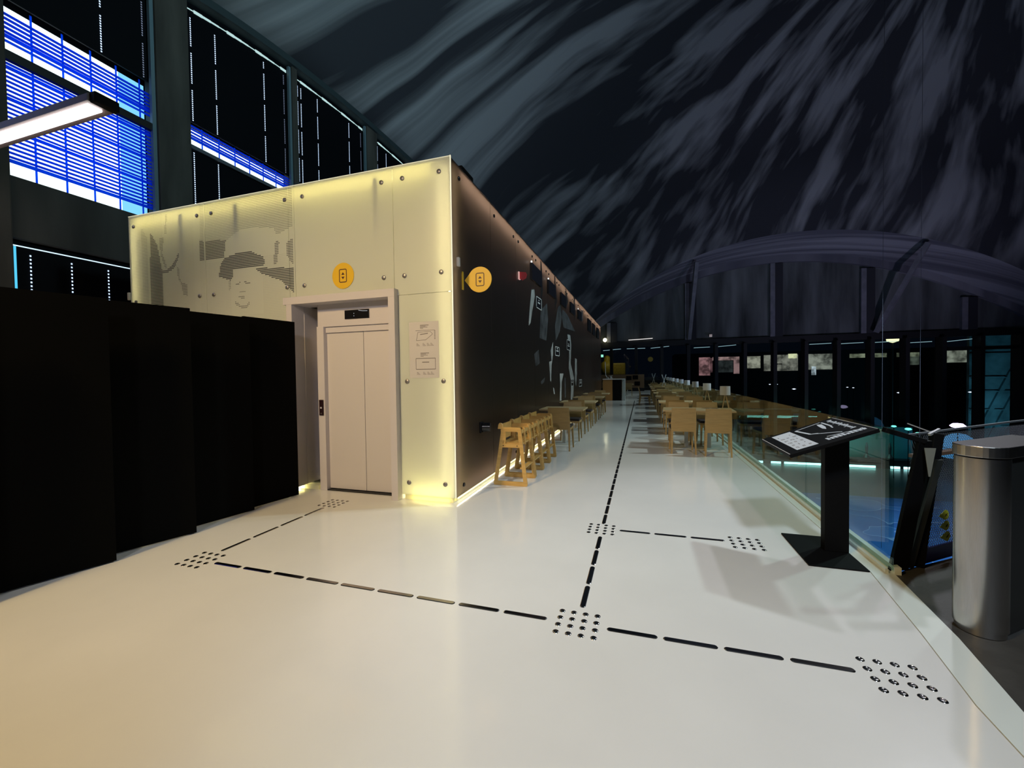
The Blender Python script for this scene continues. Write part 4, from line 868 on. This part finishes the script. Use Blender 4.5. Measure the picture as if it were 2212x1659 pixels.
for k, (a, b) in enumerate(bays):
    zt = Fy(a) if k < 4 else Fy(a)
    zt0, zt1 = Fy(a) - 0.12, Fy(b) - 0.12
    o_ = blue_open.get(k)
    bn = ['at the far left edge', 'with the wide blue opening', 'with the narrow blue slot', 'right of the thin column', 'just above the lit box corner'][k]
    lo = 4.62
    t = thing('window_blind', 'dark slatted window blind %s' % bn, 'blind', (0, 0, 0), 0, 'blinds of the left facade')
    zb = o_[1] if o_ else lo
    mb = MB(); ns = 12
    for i in range(ns):
        y0 = a + (b - a) * i / ns; y1 = a + (b - a) * (i + 1) / ns
        mb.hexa([(XF - 0.08, y0, zb), (XF - 0.05, y0, zb), (XF - 0.05, y1, zb), (XF - 0.08, y1, zb)], [(XF - 0.08, y0, Fy(y0) - 0.14), (XF - 0.05, y0, Fy(y0) - 0.14), (XF - 0.05, y1, Fy(y1) - 0.14), (XF - 0.08, y1, Fy(y1) - 0.14)])
    if k == 2: mb.box((XF - 0.08, a, 4.62), (XF - 0.05, b, o_[0] - 0.06))
    mb.build('closed_slats', m_blind, t)
    # light leak along the top
    mb = MB()
    for i in range(14):
        y0 = a + 0.05 + (b - a - 0.1) * i / 14; y1 = a + 0.05 + (b - a - 0.1) * (i + 1) / 14; th = 0.012 + 0.022 * ((i * 3) % 4) / 3
        z0 = Fy(y0) - 0.30; z1 = Fy(y1) - 0.30
        mb.hexa([(XF - 0.045, y0, z0 - th), (XF - 0.04, y0, z0 - th), (XF - 0.04, y1, z1 - th), (XF - 0.045, y1, z1 - th)], [(XF - 0.045, y0, z0 + th), (XF - 0.04, y0, z0 + th), (XF - 0.04, y1, z1 + th), (XF - 0.045, y1, z1 + th)])
    if k >= 2: mb.build('light_gap', m_gapw, t)
    # cord holes
    cordy = {0: [0.8, 1.8, 2.6], 1: [5.0, 5.66], 2: [6.58, 7.12, 8.40, 9.02], 3: [9.50, 9.62, 10.25, 11.65, 12.25], 4: [13.2, 13.75, 14.8]}[k]
    mb = MB(); mbd = MB()
    for q, yy in enumerate(cordy):
        z = zb + 0.05; zz = Fy(yy) - 0.45; cnt = 0
        while z < zz:
            seg = int(cnt / 14); cnt += 1
            if cnt % 16 in (0,): z += 0.12; continue
            r = 0.010
            tgt = mbd if (q == len(cordy) - 1 or (k == 1 and q == 1)) else mb
            tgt.box((XF - 0.048, yy - r, z - 0.011), (XF - 0.043, yy + r, z + 0.011)); z += 0.045
        if k == 2:
            z = 4.7
            while z < 6.4: mb.box((XF - 0.048, yy - 0.01, z - 0.011), (XF - 0.043, yy + 0.01, z + 0.011)) if q in (0, 1) else None; z += 0.045
    mb.build('cord_holes', m_dotl, t)['kind'] = 'stuff'
    if mbd.v: mbd.build('faint_cord_holes', m_dotl2, t)['kind'] = 'stuff'
    if o_:
        z0, z1 = o_
        struct(MB().box((XF - 0.30, a, z0), (XF - 0.28, b - (0.42 if k == 1 else 0), z1)).box((XF - 0.30, b - (0.42 if k == 1 else 0), z0), (XF - 0.28, b, z1), 1).build('window_%d' % (k + 1), [m_sky1, m_sky2]), 'floodlit blue-white window behind slats')
        mb = MB(); z = z0 + (0.20 if k < 2 else 0.12); q = 0
        while z < z1 - (0.20 if k < 2 else 0.09):
            if k < 2 and 6.38 < z < 6.60: z += 0.068; q += 1; continue
            th = 0.036 if q % 7 else 0.056
            tl = 0.030
            mb.hexa([(XF - 0.13, a, z + tl), (XF - 0.06, a, z), (XF - 0.06, b, z), (XF - 0.13, b, z + tl)], [(XF - 0.13, a, z + th + tl), (XF - 0.06, a, z + th), (XF - 0.06, b, z + th), (XF - 0.13, b, z + th + tl)])
            z += 0.068; q += 1
        mb.build('open_slats', m_slat, t)
        mb = MB(); yy = a + 0.02; st = 0.375 if k < 2 else 0.39
        while yy < b: mb.box((XF - 0.145, yy - 0.012, z0), (XF - 0.135, yy + 0.012, z1)); yy += st
        mb.build('ladder_tape', m_slat, t)
        if k < 2:
            MB().box((XF - 0.04, a, 6.36), (XF + 0.04, b, 6.50)).build('transom', m_steeld, t)
        else:
            MB().box((XF - 0.04, a, 6.42), (XF + 0.02, b, 6.50)).build('transom', M('transom_grey', (0.1, 0.11, 0.13), 0.4), t)
# lower window band
t = thing('lower_window_blind', 'black lower window with bright outline and dotted light columns', 'blind')
MB().box((XF - 0.16, 3.74, 1.0), (XF - 0.13, 9, 3.66)).build('closed_slats', m_blind, t)
MB().box((XF - 0.125, 3.80, 3.575), (XF - 0.12, 8.8, 3.592)).build('light_gap', emit('gapw2', (0.65, 0.85, 1.0), 1.3), t)
MB().box((XF - 0.125, 3.835, 2.2), (XF - 0.12, 3.862, 3.57)).build('cyan_gap', m_cyan, t)
MB().box((XF - 0.125, 3.755, 2.2), (XF - 0.12, 3.765, 3.57)).build('violet_gap', emit('gapv', (0.4, 0.45, 1.0), 0.6), t)
mb = MB()
for yy in (4.02, 4.52, 5.03, 5.6):
    z = 2.2
    while z < 3.52: mb.box((XF - 0.125, yy - 0.009, z - 0.013), (XF - 0.12, yy + 0.009, z + 0.013)); z += 0.06
mb.build('cord_holes', m_dotl, t)['kind'] = 'stuff'
# roof edge beam along facade
mb = MB()
yy = [-1 + 25 * i / 50 for i in range(51)]
for a, b in zip(yy, yy[1:]):
    mb.hexa([(XF - 0.1, a, Fy(a) - 0.16), (XF + 0.20, a, Fy(a) - 0.16), (XF + 0.20, b, Fy(b) - 0.16), (XF - 0.1, b, Fy(b) - 0.16)], [(XF - 0.1, a, Fy(a) + 0.02), (XF + 0.20, a, Fy(a) + 0.02), (XF + 0.20, b, Fy(b) + 0.02), (XF - 0.1, b, Fy(b) + 0.02)])
struct(mb.build('trim_6', M('edge_beam', (0.03, 0.045, 0.05), 0.6)), 'dark edge beam where the shell meets the left facade')

# linear lamp upper left
t = thing('linear_lamp', 'long linear ceiling lamp glowing white at the upper left', 'lamp', (-6.9, 3.0, 4.47))
def L5(mb): mb.v = [(x + 6.9, y - 3.0, z - 4.40) for x, y, z in mb.v]; return mb
L5(MB().prism([(2.90, 4.375), (3.14, 4.375), (3.16, 4.42), (3.10, 4.50), (2.98, 4.51), (2.90, 4.45)], 'x', -8.9, -5.62)).build('housing', M('lamp_housing', (0.16, 0.12, 0.12), 0.5), t)
L5(MB().box((-5.62, 2.92, 4.36), (-5.53, 3.14, 4.47))).build('end_cap', m_blackm, t, bevel=0.01)
L5(MB().box((-8.8, 2.935, 4.352), (-5.68, 3.060, 4.374))).build('tube', m_tube, t)
L5(MB().beam((-8.8, 3.05, 4.45), (-9.08, 3.3, 4.6), 0.06)).build('wall_bracket', m_blackm, t)

# added glowing strips under the far head beam, standing in for reflected light
m_reflection = emit('cool_reflection', (0.45, 0.75, 0.85), 0.55)
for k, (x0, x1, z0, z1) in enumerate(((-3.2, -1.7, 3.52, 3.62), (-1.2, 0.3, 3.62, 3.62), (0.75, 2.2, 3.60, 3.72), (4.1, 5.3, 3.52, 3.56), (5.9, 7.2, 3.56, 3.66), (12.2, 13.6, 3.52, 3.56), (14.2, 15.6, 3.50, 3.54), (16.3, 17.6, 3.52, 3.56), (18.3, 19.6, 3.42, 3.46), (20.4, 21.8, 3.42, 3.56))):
    tag(MB().beam((x0, 36.75, z0 - 0.06), (x1, 36.75, z1 - 0.06), 0.03, 0.035).build('reflection_line', m_reflection), 'added cool reflection line under the far head beam, %s from left' % ORD[k], 'tube light', 'added reflection lines over the far glazing')
# hanging wires
for k, (x, y) in enumerate(((8.2, 18.0), (9.9, 19.2))):
    tag(MB().cyl((x, y, -5), (x, y, 20.5), 0.006, 6).build('hanging_cable', M('cable_steel', (0.05, 0.05, 0.06), 0.7)), ['thin vertical cable hanging in the hall, left one', 'thin vertical cable hanging in the hall, right one'][k], 'cable', 'thin hanging cables')

# ------------------------------------------------------------------ lower hall displays
t = thing('display_counter', 'long low display lit by a cyan strip in the lower hall', 'display', (11.5, 33.2, -5))
MB().box((-4.3, -0.4, 0), (5.6, 0.4, 0.55)).build('body', m_steeld, t)
mb = MB()
for a, b in ((-4.2, -3.4), (-2.9, -2.3), (-2.1, 0.6), (1.5, 3.1), (3.9, 4.4), (4.6, 5.3)): mb.box((a, -0.43, 0.02), (b, -0.40, 0.16))
mb.build('light_strip', emit('cyan_strip', (0.45, 1.0, 1.0), 4.0), t)
tag(MB().box((12.0, 33.9, -5), (17.1, 34.0, -2.4)).build('display_backdrop', M('teal_panel', (0.05, 0.30, 0.30), 0.4)), 'teal backdrop panel behind the cyan-lit display', 'backdrop')
lamp('AREA', 'display_wash', (11.5, 32.0, -2.6), (11.5, 33.6, -4.0), 60, (0.4, 1.0, 0.9), 6, sizey=0.3)
for k in range(7):
    x = 8.0 + k * 1.25
    tag(MB().lathe([(0.16, 0), (0.20, 0.1), (0.06, 0.35), (0.09, 0.8), (0.03, 1.1)], n=10).build('display_model', M('model_dark', (0.05, 0.06, 0.07), 0.4)), 'dark silhouetted model on the cyan-lit display, %s from left' % ORD[k], 'model', 'models on the lower display').location = (x, 33.2 - 0.1, -4.45)
t = thing('blue_dome_display', 'glowing light blue dome display on a dark stand in the lower hall', 'display', (18.4, 32.0, -5))
MB().lathe([(0.5, 0), (0.5, 0.95), (0.62, 1.0)], n=24).build('stand', m_steeld, t)
MB().lathe([(0.72, 0), (0.80, 0.35), (0.76, 0.85), (0.58, 1.25), (0.30, 1.45), (0.02, 1.5)], (0, 0, 1.02), 28).build('dome', M('dome_blue', (0.05, 0.35, 0.8), 0.3, noise=0.3, nscale=2, emis=(0.10, 0.42, 0.85), es=0.75), t, smooth=True)
mb = MB()
for z, r in ((1.50, 0.82), (1.62, 0.81)): mb.lathe([(r, z), (r, z + 0.03)], n=24)
mb.build('band', m_blackm, t)
t = thing('blue_light_box', 'small bright blue light box in the lower hall at the right edge', 'light box', (12.3, 17.6, -5))
MB().box((-0.75, -0.10, 0), (-0.65, 0.1, 2.2)).box((0.9, -0.10, 0), (1.0, 0.1, 2.2)).box((-0.8, -0.12, 2.15), (1.05, 0.12, 2.55)).build('frame', m_steeld, t)
MB().box((-0.78, -0.14, 2.22), (1.0, -0.12, 2.44)).build('lit_face', emit('blue_face', (0.12, 0.5, 1.0), 1.6), t)

# ------------------------------------------------------------------ outside at night
struct(MB().box((-60, 37.3, -5.9), (320, 420, -5.55)).build('floor_outside', M('asphalt_night', (0.02, 0.02, 0.022), 0.5)), 'dark harbour ground outside')
t = thing('harbour_building', 'dark low building outside with pink and cream lit rooms', 'building', (14, 62, -5.55))
MB().box((-9.5, 0.3, 0), (25, 6, 9.6)).build('wall', M('bldg_dark', (0.02, 0.02, 0.025), 0.8), t)
def room(col, s):
    m = emit('room_light', col, s); nt = m.node_tree; b = nt.nodes['Principled BSDF']
    tc = nt.nodes.new('ShaderNodeTexCoord'); n = nt.nodes.new('ShaderNodeTexNoise'); n.inputs['Scale'].default_value = 1.3; n.inputs['Detail'].default_value = 5
    r = nt.nodes.new('ShaderNodeMapRange'); r.inputs['From Min'].default_value = 0.35; r.inputs['From Max'].default_value = 0.62; r.inputs['To Min'].default_value = s * 0.25; r.inputs['To Max'].default_value = s * 1.4
    nt.links.new(tc.outputs['Object'], n.inputs['Vector']); nt.links.new(n.outputs['Fac'], r.inputs['Value']); nt.links.new(r.outputs[0], b.inputs['Emission Strength'])
    return m
def lit(x0, x1, z0, z1, col, s, nm='lit_window'):
    MB().box((x0 - 14, 0.26, z0 + 5.55), (x1 - 14, 0.3, z1 + 5.55)).build(nm, room(col, s), t)
lit(7.6, 9.0, 1.0, 3.5, (0.9, 0.38, 0.40), 0.42); lit(9.0, 9.3, 1.4, 3.4, (0.5, 0.2, 0.22), 0.3); lit(9.3, 12.6, 3.05, 3.5, (0.95, 0.5, 0.48), 0.5); lit(11.9, 12.6, 1.2, 3.05, (0.8, 0.4, 0.4), 0.35)
lit(9.6, 11.8, 1.4, 3.0, (0.12, 0.12, 0.12), 0.25, 'dark_doorway'); lit(13.0, 13.3, 1.2, 3.5, (0.9, 0.8, 0.7), 0.6)
lit(13.5, 15.1, 1.9, 3.5, (0.85, 0.70, 0.55), 0.42); lit(15.5, 19.4, 1.5, 3.6, (0.70, 0.58, 0.48), 0.35); lit(18.3, 19.3, 3.1, 3.7, (1.0, 0.85, 0.5), 0.9); lit(20.1, 23.6, 1.6, 3.6, (0.75, 0.66, 0.55), 0.38)
lit(16.7, 17.6, 2.3, 2.5, (0.02, 0.02, 0.02), 0.0, 'dark_table')
lit(20.9, 21.4, 0.9, 2.0, (0.85, 0.85, 0.95), 0.9, 'white_sign')
for x0, x1 in ((25.0, 28.8), (29.8, 32.0)): lit(x0, x1, 3.0, 3.5, (0.8, 0.75, 0.5), 0.30)
lit(30.2, 32.0, 2.0, 3.5, (0.35, 0.36, 0.28), 0.22)
for x0, x1 in ((33.8, 37.0), ): lit(x0, x1, 2.2, 3.6, (0.8, 0.72, 0.58), 0.32)
t = thing('harbour_shed', 'second low building outside with bright window strips', 'building', (44, 62, -5.55))
MB().box((-5, 0.3, 0), (14, 6, 9.4)).build('wall', M('bldg_dark2', (0.02, 0.02, 0.025), 0.8), t)
for x0, x1, z0, z1, s in ((-3.6, 0.4, 7.6, 9.0, 0.33), (1.6, 5.6, 8.6, 9.0, 0.7), (3.6, 5.6, 7.4, 8.6, 0.25)):
    MB().box((x0, 0.26, z0), (x1, 0.3, z1)).build('lit_window', room((0.85, 0.75, 0.58), s), t)
t = thing('street_lamp', 'yellowish street lamp glowing outside beyond the glazing', 'street lamp', (23.6, 50, -5.55))
MB().cyl((0, 0, 0), (0, 0, 9.6), 0.07).build('pole', m_steeld, t)
MB().lathe([(0.05, -0.3), (0.45, -0.15), (0.5, 0.1), (0.3, 0.32), (0.05, 0.4)], (0, 0, 9.95), 16).build('lamp_head', emit('street_em', (1.0, 0.85, 0.45), 2.2), t, smooth=True)
m_pl = emit('reflection_spot_em', (0.85, 0.8, 1.0), 3.0); m_gl = emit('green_lamp_em', (0.2, 1.0, 0.8), 1.3)
hp = 'H_LAMPS'
LAMPS = []
random.seed(5)
for k, (x, z, r, kind, lab) in enumerate([(11.72, 0.2, 0.075, 'w', 'added white reflection spot outside, first of the left pair'), (12.3, 0.2, 0.06, 'w', 'added white reflection spot outside, second of the left pair'), (13.7, -0.25, 0.11, 'w', 'added bright reflection spot outside beyond the third railing tables'),
        (17.9, -0.1, 0.06, 'w', 'added white reflection spot behind the middle glazing, left one'), (18.35, -0.15, 0.06, 'w', 'added white reflection spot behind the middle glazing, right one'), (21.7, -0.6, 0.10, 'w', 'added white reflection spot outside right of the middle glazing'),
        (26.6, -0.55, 0.09, 'w', 'upper added white reflection spot behind the right glazing'), (27.0, -1.1, 0.09, 'w', 'lower added white reflection spot behind the right glazing'), (31.9, -1.0, 0.11, 'w', 'added white reflection spot outside near the right glazing')]):
    o = thing('reflection_spot', lab, 'lamp', (x, 45, -5.55), 0, 'added reflection spots outside beyond the glazing')  # glowing heads on poles, added in place of reflections in the glazing
    MB().lathe([(0.01, -r * 0.5), (r * 1.5, 0), (0.01, r * 0.5)], (0, 0, z + 5.55), 10).build('lamp_head', m_pl, o); MB().cyl((0, 0, 0), (0, 0, z + 5.55 - r * 0.4), 0.015, 6).build('pole', m_blackm, o)
for k, (x, y, z, r, m_, lab) in enumerate([(14.24, 30, -1.91, 0.10, m_gl, 'small green lamp above the lectern board, left'), (14.93, 30, -2.06, 0.13, m_gl, 'larger green lamp above the handrail, middle'), (15.39, 30, -2.29, 0.10, m_gl, 'small green lamp above the handrail, right'),
        (17.2, 30, -1.81, 0.26, emit('violet_em', (0.72, 0.6, 1.0), 4.0), 'bright violet-white lamp above the gate posts')]):
    o = thing('hall_stand_lamp', lab, 'lamp', (x, y, -5), 0, 'lamps in the lower hall')
    MB().lathe([(0.01, -r * 0.6), (r, -r * 0.3), (r * 1.3, 0), (r * 0.8, r * 0.5), (0.01, r * 0.6)], (0, 0, z + 5), 12).build('lamp_head', m_, o); MB().cyl((0, 0, 0), (0, 0, z + 5 - r * 0.5), 0.02, 6).build('pole', m_blackm, o)
# ribbed wall added outside to stand for the teal reflection at far right
mb = MB().box((27.7, 47.0, -5.54), (44, 47.3, 6.5))
for i in range(16):
    x0 = 27.8 + i * 1.0
    mb.beam((x0, 46.95, -5.4), (x0 + 2.6, 46.95, 1.0), 0.35, 0.3); mb.beam((x0 + 2.6, 46.95, 1.0), (x0 + 5.4, 46.95, 6.4), 0.3, 0.3)
for z in (-3.6, -2.2, -0.6, 0.6, 2.6): mb.box((27.7, 46.75, z), (44, 46.82, z + 0.07))
tag(mb.build('ribbed_reflection_wall', M('reflection_ribs', (0.16, 0.22, 0.24), 0.6, noise=0.7, nscale=0.6)), 'slanted ribbed wall added outside as the teal reflection at the far right', 'reflection stand-in')
